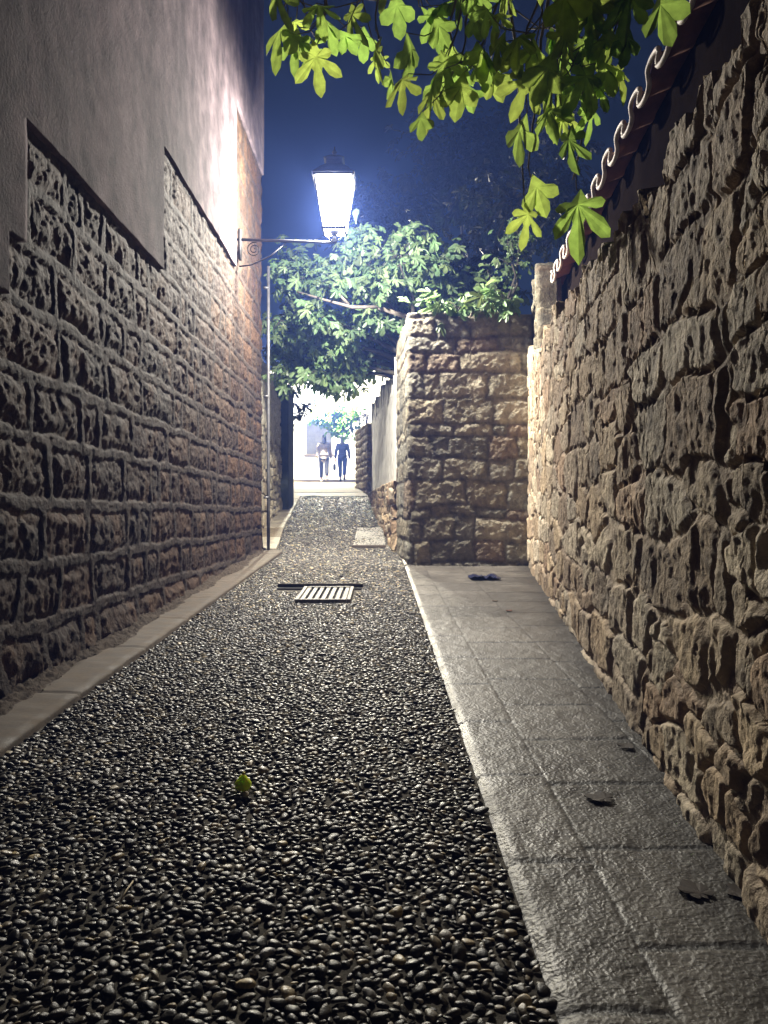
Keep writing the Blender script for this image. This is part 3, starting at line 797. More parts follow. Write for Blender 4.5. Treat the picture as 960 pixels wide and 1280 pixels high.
# ------------------------------------------------------------------ street lamps
def lantern(loc, s, wall_x, label, energy, color, rad=.07):
    x, y, z = loc                       # z = underside of the lantern cage
    root = empty('street_lamp', (wall_x, y, z-.1), label, 'street lamp', 'lanterns on wall brackets')
    def P(a, b, c): return (x+a*s, y+b*s, z+c*s)
    arm = MB(); ya = z-.13*s
    arm.tube([(wall_x-.03, y, ya+.02*s), (x-.35*s, y, ya-.01*s), (x-.03*s, y, ya-.02*s)], .016*s+.003, 10)
    arm.box((wall_x+.01, y, ya-.05*s), (.03, .09*s, .40*s))
    arm.build('arm', M_iron, root, True)
    sc = MB()
    cx = wall_x+.20*s; pts = []
    for k in range(40):
        a = k/39*4.2*math.pi; r = (.10-.085*k/39)*s
        pts.append((cx+r*math.cos(a+1.2), y, ya-.115*s+r*math.sin(a+1.2)))
    sc.tube(pts, .007*s, 6)
    sc.tube([(wall_x, y, ya-.34*s), (wall_x+.16*s, y, ya-.32*s), (wall_x+.42*s, y, ya-.20*s), (wall_x+.62*s, y, ya-.03*s)], .010*s, 6)
    sc.build('scroll', M_iron, root, True)
    fr = MB()
    # yoke under the cage
    fr.lathe((x, y, z), [(.02*s, -.16*s), (.035*s, -.15*s), (.03*s, -.11*s), (.022*s, -.07*s), (.05*s, -.03*s), (.06*s, 0)], 12)
    for sx in (-1, 1):
        fr.tube([P(sx*.03, 0, -.13), P(sx*.09, 0, -.09), P(sx*.13, 0, 0)], .008*s, 6)
    b0, b1, hh = .145*s, .25*s, .66*s
    for (c, hw) in ((0, b0), (hh, b1)):
        for k in range(4):
            a = k*math.pi/2; cxx, cyy = hw*math.cos(a), hw*math.sin(a)
            fr.box((x+cxx, y+cyy, z+c*s/s), (.024*s, 2*hw+.02*s, .028*s), a)
    for sx in (-1, 1):
        for sy in (-1, 1):
            fr.tube([(x+sx*b0, y+sy*b0, z), (x+sx*b1, y+sy*b1, z+hh)], .011*s, 6)
    fr.build('frame', M_iron, root)
    for k in range(4):
        g_ = MB(); a0 = k*math.pi/2; ca, sa = math.cos(a0), math.sin(a0)
        def rot(px, py, pz): return (x+ca*px-sa*py, y+sa*px+ca*py, z+pz)
        i0, i1 = b0-.006*s, b1-.006*s
        g_.add([rot(i0, -i0+.01*s, .015*s), rot(i0, i0-.01*s, .015*s), rot(i1, i1-.01*s, hh-.015*s), rot(i1, -i1+.01*s, hh-.015*s)], [(0, 1, 2, 3)])
        g_.build('glass_pane', M_glass, root)
    cp = MB(); v = []; f = []
    prof = [(b1+.03*s, hh+.015*s), (b1*.72, hh+.13*s), (b1*.42, hh+.20*s), (b1*.40, hh+.26*s), (b1*.55, hh+.27*s), (b1*.2, hh+.34*s)]
    for r, zz in prof: v += [(x-r, y-r, z+zz), (x+r, y-r, z+zz), (x+r, y+r, z+zz), (x-r, y+r, z+zz)]
    for i in range(len(prof)-1):
        for k in range(4): f.append((i*4+k, i*4+(k+1) % 4, i*4+4+(k+1) % 4, i*4+4+k))
    f.append((0, 3, 2, 1)); n = (len(prof)-1)*4; f.append((n, n+1, n+2, n+3))
    cp.add(v, f)
    cp.build('cap', M_iron, root)
    fn = MB(); fn.lathe((x, y, z+hh+.345*s), [(.012*s, 0), (.03*s, .03*s), (.03*s, .05*s), (.012*s, .08*s), (.006*s, .12*s)], 10); fn.build('finial', M_iron, root, True)
    bl = MB(); bl.lathe((x, y, z), [(.03*s, .03*s), (.035*s, .1*s), (.06*s, .17*s), (.09*s, .3*s), (.075*s, .42*s), (.02*s, .5*s)], 14); bl.build('bulb', M_bulb, root, True)
    L = bpy.data.lights.new('lamp_light', 'POINT'); L.energy = energy; L.color = color; L.shadow_soft_size = .09
    lo = bpy.data.objects.new('lamp_light', L); link(lo, root); lo.location = Vector((x, y, z+.33*s))-Vector(root.location)
    S2 = bpy.data.lights.new('falloff_spot', 'SPOT'); S2.energy = energy*1.15; S2.color = color; S2.shadow_soft_size = .09; S2.spot_size = R(160); S2.spot_blend = 1.0  # added downward spot, shapes the lantern's fall-off over the ground
    so2 = bpy.data.objects.new('falloff_spot', S2); link(so2, root); so2.location = lo.location
    return root
p1 = at(418, 289, 8.80)
lantern(p1, .86, -1.66, 'lit glass lantern on a wall bracket high at the house corner', 2750, (1.0, .94, .85))
p2 = at(393, 500, 26.2)
lantern(p2, 1.0, -3.17, 'second lit lantern half hidden by leaves near the white house', 13000, (1.0, .94, .80))

# ------------------------------------------------------------------ trees
def leaf_template(lobes, seed, wide=1.0):
    """fig leaf outline: lobes fingers from a heart-shaped base; y along the midrib, unit length"""
    rnd = random.Random(seed)
    if lobes == 1: tips = [(0, 1.0, .26)]
    elif lobes == 3: tips = [(-.85, .78, .17), (0, 1.0, .17), (.85, .78, .17)]
    else: tips = [(-1.7, .5, .095), (-.78, .86, .115), (0, 1.05, .125), (.78, .86, .115), (1.7, .5, .095)]
    pts = [(0, -.02)]
    for a, L, w in tips:
        L *= .9+.2*rnd.random(); a += rnd.uniform(-.1, .1)
        dx, dy = math.sin(a), math.cos(a); ox, oy = 0, .28
        nx, ny = -dy, dx           # left of direction
        LL = L*.74
        for (t, ww) in ((.34, .62), (.62, 1.05), (.85, .8), (1.0, 0), (.85, -.8), (.62, -1.05), (.34, -.62)):
            pts.append((ox+dx*t*LL+nx*w*wide*ww, oy+dy*t*LL+ny*w*wide*ww))
    c = (0, .30)
    P = np.array([c]+pts)
    F = [(0, i, i+1) for i in range(1, len(pts))]+[(0, len(pts), 1)]
    z = -.34*np.abs(P[:, 0])**1.3*1.0+.16*np.sin(P[:, 1]*2.5)-.22*P[:, 1]**2
    z += np.array([rnd.uniform(-.05, .05) for _ in P])
    return np.stack([P[:, 0], P[:, 1], z], -1), np.array(F)
TPL = [leaf_template(k, s) for k, s in ((5, 1), (5, 2), (3, 3), (3, 4), (5, 5), (1, 6))]
SMALL = [leaf_template(k, s) for k, s in ((3, 13), (1, 16), (1, 17))]

class Leaves:
    def __init__(s): s.V = []; s.F = []; s.C = []; s.n = 0
    def add(s, p, tip, face, size, tone, tpl):
        """leaf rooted at p, midrib along tip, blade facing 'face'"""
        T, F = tpl
        y = np.array(tip)/np.linalg.norm(tip); z = np.array(face); z = z-y*z.dot(y)
        nz = np.linalg.norm(z)
        z = z/nz if nz > 1e-4 else np.array([0, 0, 1.0])
        x = np.cross(y, z)
        s.V.append((T[:, :1]*x+T[:, 1:2]*y+T[:, 2:3]*z)*size+np.array(p)); s.F.append(F+s.n)
        cc = np.tile(tone, (len(T), 1))*np.concatenate([[1.3], RNG.uniform(.75, 1.1, len(T)-1)])[:, None]; s.C.append(cc); s.n += len(T)
    def build(s, name, m, parent):
        return np_mesh(name, np.concatenate(s.V), np.concatenate(s.F), m, parent, False, np.concatenate(s.C))

def wander(a, b, n, amp, rnd, sag=0):
    a, b = Vector(a), Vector(b); out = []
    for i in range(n+1):
        t = i/n; p = a.lerp(b, t)
        k = math.sin(math.pi*t)
        p += Vector((rnd.uniform(-1, 1), rnd.uniform(-1, 1), rnd.uniform(-1, 1)))*amp*(1 if 0 < i < n else 0)
        p.z -= sag*k; out.append(p)
    return out

def near_fig():
    rnd = random.Random(21)
    root = empty('fig_tree', (1.30, 1.5, .1), 'overhanging fig tree with yellow green lobed leaves above the rubble wall', 'tree')
    tr = MB(); 
    fork = Vector((1.25, 1.6, 2.75))
    tr.tube(wander((1.30, 1.5, -.3), fork, 6, .03, rnd), [.10, .09, .085, .08, .075, .07, .06], 10)
    lv = Leaves()
    # limbs run above the frame, twigs drop leaves into it : target pixel, depth, spread, number of leaves
    clusters = [((372, 20), 4.3, .16, 5), ((405, 45), 4.3, .13, 6), ((450, 25), 4.2, .16, 7), ((470, 62), 4.2, .07, 3), ((520, 18), 4.0, .14, 6), ((355, 30), 4.35, .05, 2), ((402, 72), 4.3, .05, 2),
                ((560, 60), 3.8, .13, 6), ((575, 105), 3.8, .12, 7), ((605, 78), 3.7, .12, 8), ((625, 40), 3.6, .14, 7), ((655, 80), 3.6, .12, 8), ((680, 55), 3.5, .12, 7), ((560, 95), 3.75, .05, 2),
                ((700, 100), 3.5, .11, 7), ((690, 140), 3.5, .07, 4), ((730, 85), 3.4, .10, 6), ((757, 105), 3.4, .06, 4), ((750, 45), 3.3, .11, 6), ((772, 60), 3.3, .05, 3), ((720, 22), 3.3, .14, 7), ((795, 5), 3.2, .07, 4),
                ((640, 5), 3.5, .16, 8), ((580, 8), 3.7, .16, 8), ((660, 235), 3.9, .05, 2), ((716, 250), 3.8, .03, 1), ((655, 262), 3.95, .03, 1)]
    tips = []
    hubs = [at(400, -60, 4.2), at(500, -70, 4.0), at(600, -60, 3.6), at(690, -70, 3.4), at(780, -80, 3.2)]
    prev = fork
    chain = [fork]+[h for h in reversed(hubs)]
    lim = []
    for a, b in zip(chain[:-1], chain[1:]):
        seg = wander(a, b, 5, .025, rnd); lim += seg if not lim else seg[1:]
    tr.tube(lim, list(np.linspace(.05, .014, len(lim))), 8)
    for (px, d, spr, n) in clusters:
        c = at(px[0], px[1], d)
        hub = min(lim, key=lambda h: (h-c).length)
        st = c+Vector((0, 0, .10))
        tw = wander(hub, st, 5, .02, rnd)
        tr.tube(tw, list(np.linspace(.009, .004, len(tw))), 6)
        for k in range(max(1, round(n*.68))):
            p = c+Vector((rnd.gauss(0, spr), rnd.gauss(0, spr*1.2), rnd.gauss(0, spr*.6)))
            t = rnd.random()
            root_p = st.lerp(p, .55)
            tr.tube([st.lerp(tw[-2], rnd.random()), root_p, p+Vector((0, 0, .05))], [.004, .003, .0025], 5)
            tip = Vector((rnd.gauss(0, .45), rnd.gauss(0, .4), -1.0-.3*rnd.random()))
            face = Vector((rnd.gauss(-.1, .45), rnd.gauss(-.9, .35), rnd.gauss(.55, .35)))
            sz = rnd.uniform(.15, .245)*(1 if n > 2 else 1.45)
            tn = rnd.uniform(.65, 1.2); y = rnd.uniform(-.12, .18)
            lv.add(p+Vector((0, 0, .05)), tip, face, sz, (tn*(1+y), tn, tn*.9), rnd.choice(TPL[:5]))
    tr.build('trunk', M_bark, root, True)
    lv.build('crown', M_leaf_near, root)
near_fig()

def mass_tree(name, label, trunk, blobs, m, sizes, seed, density, branches=(), bark=M_twig, trunk_r=.09, tpl=TPL, pale=.0, fork=None):
    rnd = random.Random(seed)
    root = empty(name, trunk, label, 'tree')
    tr = MB(); base = Vector(trunk); fork = Vector(fork) if fork else base+Vector((0, 0, 1.6))
    tr.tube(wander(base, fork, 6, .03, rnd), list(np.linspace(trunk_r, trunk_r*.7, 7)), 10)
    lv = Leaves()
    for (c, rad) in blobs:
        c = Vector(c); rad = Vector(rad)
        vol = rad.x*rad.y*rad.z
        lb = wander(fork, c, 6, .07, rnd, -.08); tr.tube(lb, list(np.linspace(trunk_r*.45, .012, 7)), 7)
        ntw = max(6, int(density*vol**.67/3.2))
        for k in range(ntw):
            while True:
                q = Vector((rnd.uniform(-1, 1), rnd.uniform(-1, 1), rnd.uniform(-1, 1)))
                if .25 < q.length < 1: break
            e = c+Vector((q.x*rad.x, q.y*rad.y, q.z*rad.z))
            tw = wander(c.lerp(e, .15), e, 3, .03, rnd); tr.tube(tw, [.008, .006, .005, .003], 5)
            tone0 = rnd.uniform(.6, 1.2)
            for j in range(rnd.randint(6, 11)):
                t = rnd.uniform(.35, 1.1); p = c.lerp(e, t)+Vector((rnd.gauss(0, .07), rnd.gauss(0, .07), rnd.gauss(0, .06)))
                out = (p-c); out = out.normalized() if out.length > .01 else Vector((0, 0, 1))
                tip = out*.5+Vector((rnd.gauss(0, .5), rnd.gauss(0, .5), -.55+rnd.gauss(0, .35)))
                face = Vector((rnd.gauss(0, .6), rnd.gauss(-.7, .6), .6))
                tn = tone0*rnd.uniform(.7, 1.25)
                lv.add(p, tip, face, rnd.uniform(*sizes), (tn*rnd.uniform(.9, 1.15), tn, tn*rnd.uniform(.85, 1.1)), rnd.choice(tpl))
    for pts, r0, r1 in branches:
        pb = MB(); pb.tube(pts, list(np.linspace(r0, r1, len(pts))), 8); pb.build('branch', M_bark, root, True)
    tr.build('trunk', bark, root, True); lv.build('crown', m, root)

B = []
def bl(px, py, d, rpx, rpy, rd): c = at(px, py, d); B.append((c, (rpx/960*d, rd, rpy/960*d)))
for a in ((455, 335, 11.2, 45, 28, .5), (500, 318, 11.0, 38, 32, .5), (540, 330, 11.1, 36, 38, .5), (430, 330, 11.3, 40, 28, .5), (385, 345, 11.6, 40, 30, .5), (360, 330, 12.0, 26, 40, .5),
          (500, 365, 11.6, 45, 26, .5), (440, 415, 11.8, 50, 36, .6), (385, 425, 12.2, 42, 45, .6), (470, 440, 12.2, 34, 30, .6), (415, 465, 12.2, 45, 32, .6), (360, 450, 12.6, 26, 42, .5),
          (560, 368, 11.4, 40, 26, .5), (575, 384, 9.0, 46, 13, .25), (628, 372, 8.9, 26, 16, .25), (540, 392, 9.1, 26, 9, .2), (520, 300, 11.4, 24, 24, .4), (470, 350, 10.9, 40, 22, .35), (410, 350, 11.0, 34, 18, .35), (400, 395, 11.3, 44, 26, .4), (470, 395, 11.3, 36, 26, .4), (350, 400, 11.8, 26, 40, .4), (500, 330, 10.8, 34, 20, .3), (430, 480, 12.4, 40, 16, .4), (450, 300, 11.2, 24, 16, .3), (590, 372, 11.6, 50, 30, .5)): bl(*a)
brs = [([at(472, 384, 11.0), at(440, 384, 10.8), at(410, 376, 10.9), at(372, 365, 11.1)], .030, .014),
       ([at(436, 381, 10.85), at(424, 368, 10.8), at(405, 355, 10.9)], .024, .011),
       ([at(560, 430, 11.8), at(520, 400, 11.4), at(472, 384, 11.0)], .05, .03)]
mass_tree('bushy_fig_tree', 'bushy fig tree lit white green below the lamp, spilling over the square pier', (.95, 11.9, .3), B, M_leaf_mid, (.13, .23), 5, 240, brs, trunk_r=.12, fork=(.75, 11.9, 3.1))
B = []
for a in ((640, 330, 10.6, 30, 36, .4), (615, 350, 10.9, 30, 30, .4), (650, 290, 10.8, 26, 24, .4)): bl(*a)
mass_tree('shrubby_fig_tree', 'dim shrubby fig growing behind the pier beside the stone gable', (1.75, 11.0, .3), B, M_leaf_mid, (.07, .13), 9, 210, trunk_r=.06, fork=(1.75, 11.0, 3.4), tpl=SMALL+TPL[2:4])
B = []
for a in ((590, 330, 15, 90, 60, .9), (520, 400, 15, 70, 60, .9), (430, 440, 15.5, 70, 50, .9), (370, 420, 16, 40, 70, .8), (640, 250, 16, 70, 50, .9), (470, 300, 17, 90, 50, 1)): bl(*a)
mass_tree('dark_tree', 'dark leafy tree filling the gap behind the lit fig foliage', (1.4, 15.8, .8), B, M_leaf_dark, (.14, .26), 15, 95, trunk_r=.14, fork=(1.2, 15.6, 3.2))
B = []
for a in ((570, 200, 24, 100, 70, 1.6), (660, 170, 24, 100, 80, 1.6), (620, 270, 22, 80, 60, 1.5), (690, 260, 22, 60, 60, 1.5), (500, 260, 25, 70, 50, 1.5)): bl(*a)
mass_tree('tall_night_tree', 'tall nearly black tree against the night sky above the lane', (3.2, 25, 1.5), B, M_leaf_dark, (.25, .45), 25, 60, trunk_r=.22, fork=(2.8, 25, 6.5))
B = []
for a in ((414, 519, 26.9, 30, 15, .4), (434, 526, 26.9, 22, 22, .4), (404, 520, 26.9, 20, 12, .4), (422, 533, 27.0, 18, 12, .3)): bl(*a)
mass_tree('lime_green_creeper', 'bright lime green foliage hanging over the two walkers', (-.55, 26.9, 1.8), B, M_leaf_far, (.12, .22), 35, 480, trunk_r=.05, fork=(-.6, 26.9, 4.4), tpl=SMALL)
B = []
for a in ((374, 518, 19.0, 9, 14, .3), (380, 508, 19.2, 8, 8, .2)): bl(*a)
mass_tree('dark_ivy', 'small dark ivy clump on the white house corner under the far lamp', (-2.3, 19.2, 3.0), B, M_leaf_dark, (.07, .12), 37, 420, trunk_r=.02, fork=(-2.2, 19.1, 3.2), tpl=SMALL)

# ------------------------------------------------------------------ drain grate
zg = float(gz((GRD0+GRD1)/2)); sl_ = math.atan(.0417)
Mg = Matrix.Rotation(sl_, 3, 'X')
dg = empty('drain_grate', ((GRX0+GRX1)/2, (GRD0+GRD1)/2, zg), 'slotted pale steel drain grate set across the pebbled lane', 'drain grate')
cx, cy = dg.location.x, dg.location.y; w, l = GRX1-GRX0, GRD1-GRD0
f = MB()
for sx in (-1, 1): f.box((cx+sx*(w/2-.015), cy, zg+.010), (.03, l, .03), M=Mg)
for sy in (-1, 1): f.box((cx, cy+sy*(l/2-.016), zg+.010+sy*(l/2)*.0417), (w-.064, .032, .03), M=Mg)
f.build('frame', M_steel, dg, bevel=.003)
b = MB()
for k in range(7):
    b.box((cx-w/2+.055+k*(w-.11)/6, cy, zg+.008), (.036, l-.07, .022), M=Mg)
bo = b.build('bars', M_steel, dg, bevel=.003)
p = MB(); p.box((cx, cy, zg-.008), (w-.01, l-.01, .006), M=Mg); p.build('pit', flat('black pit', (.008, .008, .008)), dg)
ch = empty('drain_channel', ((CHX0+CHX1)/2, 7.1, float(gz(7.1))), 'dark open gutter slot cut across the lane behind the drain grate', 'drain')
m = MB(); m.box((-.595, 7.11, float(gz(7.11))-.004), (.78, .09, .008)); m.build('slot', flat('slot shade black', (.01, .01, .009), .6), ch)  # flat black strip, the shade inside the slot put into its colour
m = MB(); m.box((-.595, 7.175, float(gz(7.175))+.008), (.80, .03, .05)); m.build('lip', M_mortar, ch, bevel=.008)

# ------------------------------------------------------------------ small things lying about
def fruit():
    p = at(304, 991, 2.46); z = float(gz(2.46))+.004
    o = empty('fig_fruit', (p.x, 2.46, z), 'small yellow green fig fallen on the dark pebbles', 'fruit')
    b = MB(); b.lathe((p.x, 2.46, z), [(.004, 0), (.018, .004), (.026, .014), (.027, .024), (.02, .036), (.011, .046), (.006, .052)], 18)
    q = b.build('flesh', flat('fig skin', (.70, .78, .04), .5), o, True)
    bb_ = bpy.data.materials['fig skin'].node_tree.nodes['Principled BSDF']; bb_.inputs['Subsurface Weight'].default_value = .8; bb_.inputs['Subsurface Radius'].default_value = (.03, .04, .01); bb_.inputs['Subsurface Scale'].default_value = 1.0
    s = MB(); s.tube([(p.x, 2.46, z+.05), (p.x+.003, 2.458, z+.060)], [.005, .004], 8); s.build('stalk', flat('fig stalk', (.65, .6, .12)), o, True)
fruit()
dry = flat('dry brown leaf', (.035, .025, .018), .7)
def fallen(px, py, size, label, seed, ang=0, mt=dry, lobes=5, name='fallen_leaf', lift=.006, group='dry leaves fallen on the slabs'):
    # where the pixel's ray meets the sloping ground
    d = 2.0
    for _ in range(40): d = (1-float(gz(d)))*960/(py-640)
    x = (px-480)/960*d
    T, F = leaf_template(lobes, seed, 1.9)
    ca, sa = math.cos(ang), math.sin(ang); rnd = random.Random(seed)
    V = [((ca*a-sa*b_)*size+x, (sa*a+ca*b_)*size+d, float(gz(d+(sa*a+ca*b_)*size))+lift+size*(.18*abs(c)+.20*(a*a))) for a, b_, c in T]
    o = np_mesh(name, np.array(V)-np.array([x, d, 0]), F, mt, None, False)
    o.location = (x, d, 0); m_ = o.modifiers.new('thick', 'SOLIDIFY'); m_.thickness = .003
    return tag(o, label, 'leaf', group)
fallen(768, 1003, .085, 'single dark leaf alone in the middle of the slabs', 3, 1.2)
fallen(778, 938, .06, 'small dark leaf close to the foot of the rubble wall', 4, -.8, lobes=3)
fallen(885, 1128, .08, 'large black leaf lying nearest the camera beside the rubble wall', 5, .4)
fallen(910, 1122, .07, 'black leaf overlapping another at the bottom corner of the pavement', 8, -1.3, lobes=3)
fallen(518, 768, .06, 'tiny dark leaf on the pavement edge next to the pebbles', 6, .5, lobes=3)
fallen(640, 765, .05, 'reddish dry leaf on the slabs below the square pier', 7, .9, flat('red dry leaf', (.12, .05, .03)), 3)
fallen(622, 752, .05, 'brown leaf scrap just behind the reddish one on the slabs', 9, 2.2, flat('brown leaf', (.09, .06, .03)), 1)
def straw():
    d0 = 1.79; a = at(150, 1145, d0); b_ = at(163, 1118, 1.86)
    m = MB(); m.tube([(a.x, d0, float(gz(d0))+.016), ((a.x+b_.x)/2, 1.83, float(gz(1.8))+.022), (b_.x, 1.88, float(gz(1.88))+.018)], .0022, 6)
    tag(m.build('straw', flat('pale straw', (.5, .42, .28)), None, True), 'thin pale dry stalk lying on the pebbles', 'straw')
straw()
def wrapper():
    d = 7.75; x = (605-480)/960*d; z = float(gz(d))
    rnd = random.Random(2); bm = bmesh.new()
    n = 9; vs = [[bm.verts.new((x+(i/(n-1)-.5)*.30, d+(j/4-.5)*.30, z+.014+.035*rnd.random()*(1 if 0 < i < n-1 else .3))) for j in range(5)] for i in range(n)]
    for i in range(n-1):
        for j in range(4): bm.faces.new((vs[i][j], vs[i+1][j], vs[i+1][j+1], vs[i][j+1]))
    me = bpy.data.meshes.new('wrapper'); bm.to_mesh(me); bm.free()
    me.materials.append(flat('blue foil', (.010, .014, .05), .3, spec=.6))
    o = link(bpy.data.objects.new('wrapper', me)); md = o.modifiers.new('thick', 'SOLIDIFY'); md.thickness = .004
    tag(o, 'crumpled dark blue wrapper on the slabs in front of the pier', 'litter')
wrapper()

# ------------------------------------------------------------------ the two walkers
def skin(name, verts, edges, radii, m, parent, sub=2, root=0):
    """verts in local metres; grown with a Skin modifier and baked to a mesh"""
    me = bpy.data.meshes.new(name); me.from_pydata(verts, edges, [])
    o = bpy.data.objects.new(name, me); C.objects.link(o)
    md = o.modifiers.new('skin', 'SKIN'); md.use_smooth_shade = True
    for i, r in enumerate(radii):
        sv = me.skin_vertices[0].data[i]; sv.radius = r if hasattr(r, '__len__') else (r, r); sv.use_root = (i == root)
    ss = o.modifiers.new('sub', 'SUBSURF'); ss.levels = ss.render_levels = sub
    dgp = bpy.context.evaluated_depsgraph_get(); ev = o.evaluated_get(dgp)
    nm = bpy.data.meshes.new_from_object(ev); bpy.data.objects.remove(o); bpy.data.meshes.remove(me)
    nm.name = name
    for p in nm.polygons: p.use_smooth = True
    nm.materials.clear(); nm.materials.append(m)
    r = bpy.data.objects.new(name, nm); link(r, parent); return r

def walker(px, d, label, coat, trousers, shoe, hair, turn=0.0, stride=.22, long_hair=False, coat_len=.80, bag_arm=False):
    x = (px-480)/960*d; z = float(gz(d))+.02+.012
    root = empty('person', (x, d, z), label, 'person'); root.rotation_euler.z = turn
    root.scale = (.96, .96, .96)
    s = stride
    # y forward (away from the camera)
    hip, chest, neck, head, crown = (0, 0, .93), (0, .02, 1.22), (0, .03, 1.44), (0, .05, 1.55), (0, .05, 1.68)
    V = [hip, (0, .01, 1.08), chest, (0, .02, 1.37), neck, head, crown]
    E = [(0, 1), (1, 2), (2, 3), (3, 4), (4, 5), (5, 6)]
    Rr = [(.135, .11), (.12, .095), (.145, .11), (.10, .08), (.05, .05), (.075, .09), (.06, .075)]
    def chain(start, pts, rad):
        pre = start
        for p, r in zip(pts, rad):
            V.append(p); Rr.append(r); E.append((pre, len(V)-1)); pre = len(V)-1
        return pre
    legs = []; arms = []
    for sx, f in ((-1, 1), (1, -1)):
        kn = (sx*.10, f*s*.55+.03, .50); an = (sx*.095, f*s*.9-(.06 if f < 0 else 0), .09+(.05 if f < 0 else 0)); to = (sx*.10, an[1]+.15, .035)
        chain(0, [(sx*.10, .0, .86), kn, (sx*.097, (kn[1]+an[1])/2-.02, .32), an, to], [(.09, .09), (.058, .06), (.055, .055), (.04, .045), (.035, .03)])
        legs.append((kn, an, to))
        el = (sx*.245, -f*.06-.02, 1.12); wr = (sx*.255, -f*.12+.04, .88)
        if bag_arm and sx < 0: el, wr = (-.24, -.04, 1.12), (-.27, .0, .87)
        hd = (wr[0], wr[1]+.02, wr[2]-.08)
        w = chain(3, [(sx*.17, .02, 1.385), el, wr, hd], [(.062, .062), (.043, .043), (.03, .03), (.034, .02)])
        for q in range(4): chain(w, [(hd[0]+(q-1.5)*.004, hd[1]+(q-1.5)*.018, hd[2]-.045), (hd[0]-sx*.01, hd[1]+(q-1.5)*.017, hd[2]-.08+abs(q-1.5)*.006)], [(.009, .009), (.007, .007)])
        chain(w, [(hd[0]-sx*.015, hd[1]+.035, hd[2]+.01), (hd[0]-sx*.018, hd[1]+.05, hd[2]-.025)], [(.009, .009), (.008, .008)])
        arms.append((el, wr, hd))
    skin('body', V, E, Rr, flat('skin', (.45, .28, .2), .6), root)
    # coat: torso and sleeves
    V2 = [(0, 0, coat_len), (0, 0, .98), (0, .01, 1.12), (0, .02, 1.25), (0, .02, 1.37), (0, .03, 1.45)]
    E2 = [(i, i+1) for i in range(5)]; R2 = [(.20, .155), (.185, .145), (.165, .13), (.18, .135), (.14, .11), (.07, .07)]
    for sx, (el, wr, hd) in zip((-1, 1), arms):
        n = len(V2); V2 += [(sx*.185, .02, 1.385), el, wr]; R2 += [(.085, .085), (.066, .066), (.052, .052)]; E2 += [(4, n), (n, n+1), (n+1, n+2)]
    skin('coat', V2, E2, R2, coat, root, root=2)
    V3 = [(0, 0, .95)]; E3 = []; R3 = [(.155, .135)]
    for sx, (kn, an, to) in zip((-1, 1), legs):
        n = len(V3); V3 += [(sx*.10, 0, .84), kn, (sx*.097, (kn[1]+an[1])/2-.02, .32), (an[0], an[1]-.005, an[2]+.06)]; R3 += [(.115, .115), (.08, .082), (.078, .08), (.062, .066)]; E3 += [(0, n), (n, n+1), (n+1, n+2), (n+2, n+3)]
    skin('trousers', V3, E3, R3, trousers, root)
    for sx, (kn, an, to) in zip((-1, 1), legs):
        skin('shoe', [(an[0], an[1]-.05, an[2]-.045), (an[0], an[1]+.04, an[2]-.045), (to[0], to[1]+.03, to[2])], [(0, 1), (1, 2)], [(.045, .045), (.05, .045), (.04, .03)], shoe, root)
    hv = [(0, .03, 1.73), (0, .0, 1.64), (0, -.01, 1.55)]+([(0, -.04, 1.42), (0, -.05, 1.30)] if long_hair else [])
    hr = [(.07, .08), (.105, .105), (.09, .075)]+([(.095, .05), (.06, .03)] if long_hair else [])
    skin('hair', hv, [(i, i+1) for i in range(len(hv)-1)], hr, hair, root)
    return root
dark_hair = flat('dark brown hair', (.005, .004, .003), .6)
coat1 = surf('beige patterned cloth', (.36, .31, .24), rough=.9, nscale=14, lo=.45, hi=1.15, bump=.2)
walker(405, 27.2, 'person in pale beige patterned coat and black trousers walking away', coat1, flat('black cloth', (.003, .003, .004), .9), flat('pale shoe', (.55, .5, .42)), dark_hair, .1, .20, True, .68)
w2 = walker(428, 28.3, 'person in navy jacket and blue jeans walking away beside the white wall', flat('navy cloth', (.006, .011, .055), .9), flat('blue denim', (.010, .026, .17), .9), flat('black shoe', (.02, .02, .02)), dark_hair, -.08, .16, True, .80, True)
bx, by, bz = w2.location.x-.29, w2.location.y, w2.location.z
hb = empty('handbag', (bx, by, bz+.45), 'small black handbag hanging from the hand of the walker in navy', 'handbag')
m = MB(); m.box((bx, by, bz+.51), (.10, .26, .22)); m.build('pouch', flat('black leather', (.012, .012, .013), .5), hb, bevel=.03)
m = MB(); m.tube([(bx, by-.09, bz+.60), (bx+.01, by-.05, bz+.72), (bx+.015, by, bz+.765), (bx+.01, by+.05, bz+.72), (bx, by+.09, bz+.60)], .010, 6); m.build('strap', bpy.data.materials['black leather'], hb, True)

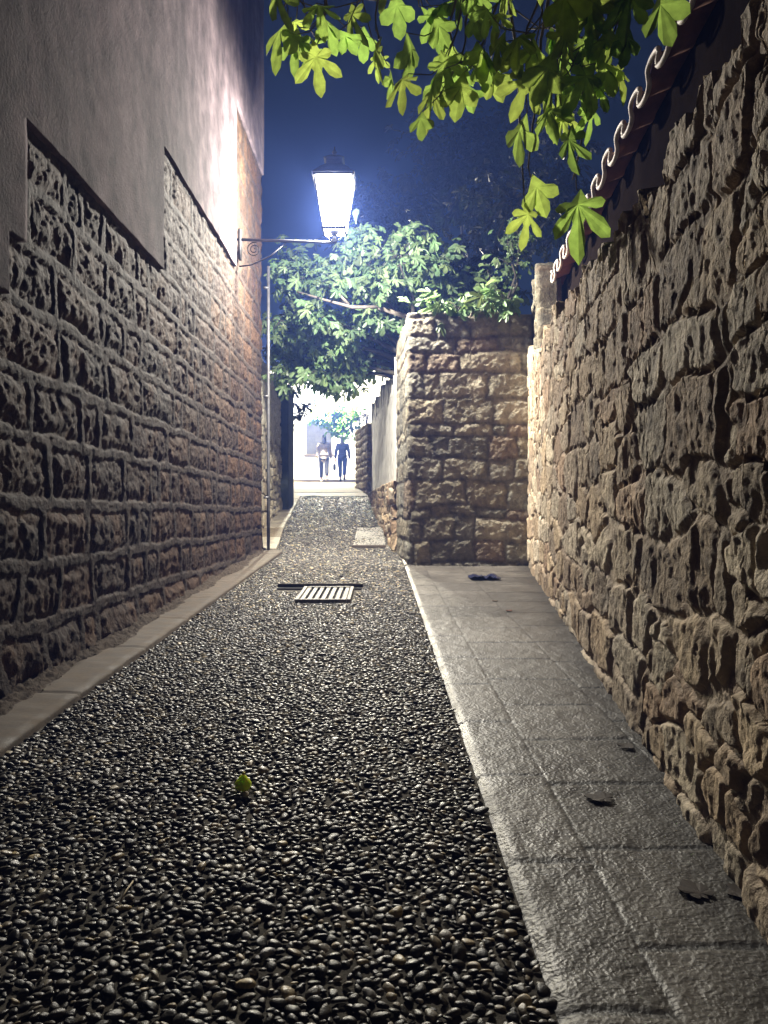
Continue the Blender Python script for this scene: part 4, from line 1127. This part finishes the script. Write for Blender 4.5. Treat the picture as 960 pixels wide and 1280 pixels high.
# ------------------------------------------------------------------ haze added for lamp glow, sky and light
hz = MB(); hz.box((0, 30, 17), (90, 110, 40)); h = hz.build('sky', None) if False else None
me = bpy.data.meshes.new('haze')
hz_m = bpy.data.materials.new('lamp glow haze'); hz_m.use_nodes = True; nt = hz_m.node_tree; nt.nodes.clear()
vs = nt.nodes.new('ShaderNodeVolumeScatter'); vs.inputs['Color'].default_value = (.18, .31, 1, 1); vs.inputs['Density'].default_value = .0066; vs.inputs['Anisotropy'].default_value = .2
om = nt.nodes.new('ShaderNodeOutputMaterial'); nt.links.new(vs.outputs[0], om.inputs['Volume'])
v = [(a, b_, c) for c in (-1.5, 36) for b_ in (-20, 70) for a in (-40, 40)]
me.from_pydata(v, [], [(0, 2, 3, 1), (4, 5, 7, 6), (0, 1, 5, 4), (2, 6, 7, 3), (0, 4, 6, 2), (1, 3, 7, 5)]); me.materials.append(hz_m)
tag(link(bpy.data.objects.new('sky', me)), kind='structure')  # scattering box around the scene, added to give the lamps their glow

w = bpy.data.worlds.new('World'); scene.world = w; w.use_nodes = True; nt = w.node_tree
bg = nt.nodes['Background']; sky = nt.nodes.new('ShaderNodeTexSky'); sky.sky_type = 'NISHITA'; sky.sun_disc = False
sky.sun_elevation = R(12); sky.sun_rotation = R(200); sky.ozone_density = 6; sky.air_density = 1.0; sky.dust_density = .3
nt.links.new(sky.outputs[0], bg.inputs['Color']); bg.inputs['Strength'].default_value = .0025
sd = bpy.data.lights.new('moon_sun', 'SUN'); sd.energy = .01; sd.angle = R(10); sd.color = (.8, .88, 1)
so = bpy.data.objects.new('moon_sun', sd); link(so); so.rotation_euler = (R(78), 0, R(160))

cam = bpy.data.cameras.new('camera'); cam.lens = 27; cam.sensor_width = 36; cam.clip_end = 1000; cam.clip_start = .05
co = bpy.data.objects.new('camera', cam); link(co); co.location = (0, 0, 1); co.rotation_euler = (R(90), 0, 0)
scene.camera = co
scene.render.resolution_x = 768; scene.render.resolution_y = 1024
scene.view_settings.view_transform = 'Standard'; scene.view_settings.look = 'None'; scene.view_settings.exposure = 0
cy = scene.cycles
cy.use_denoising = True; cy.max_bounces = 5; cy.diffuse_bounces = 3; cy.glossy_bounces = 2; cy.transmission_bounces = 2; cy.transparent_max_bounces = 12
cy.volume_bounces = 0; cy.sample_clamp_indirect = 3.0; cy.caustics_reflective = False; cy.caustics_refractive = False
try: cy.denoiser = 'OPENIMAGEDENOISE'
except Exception: pass
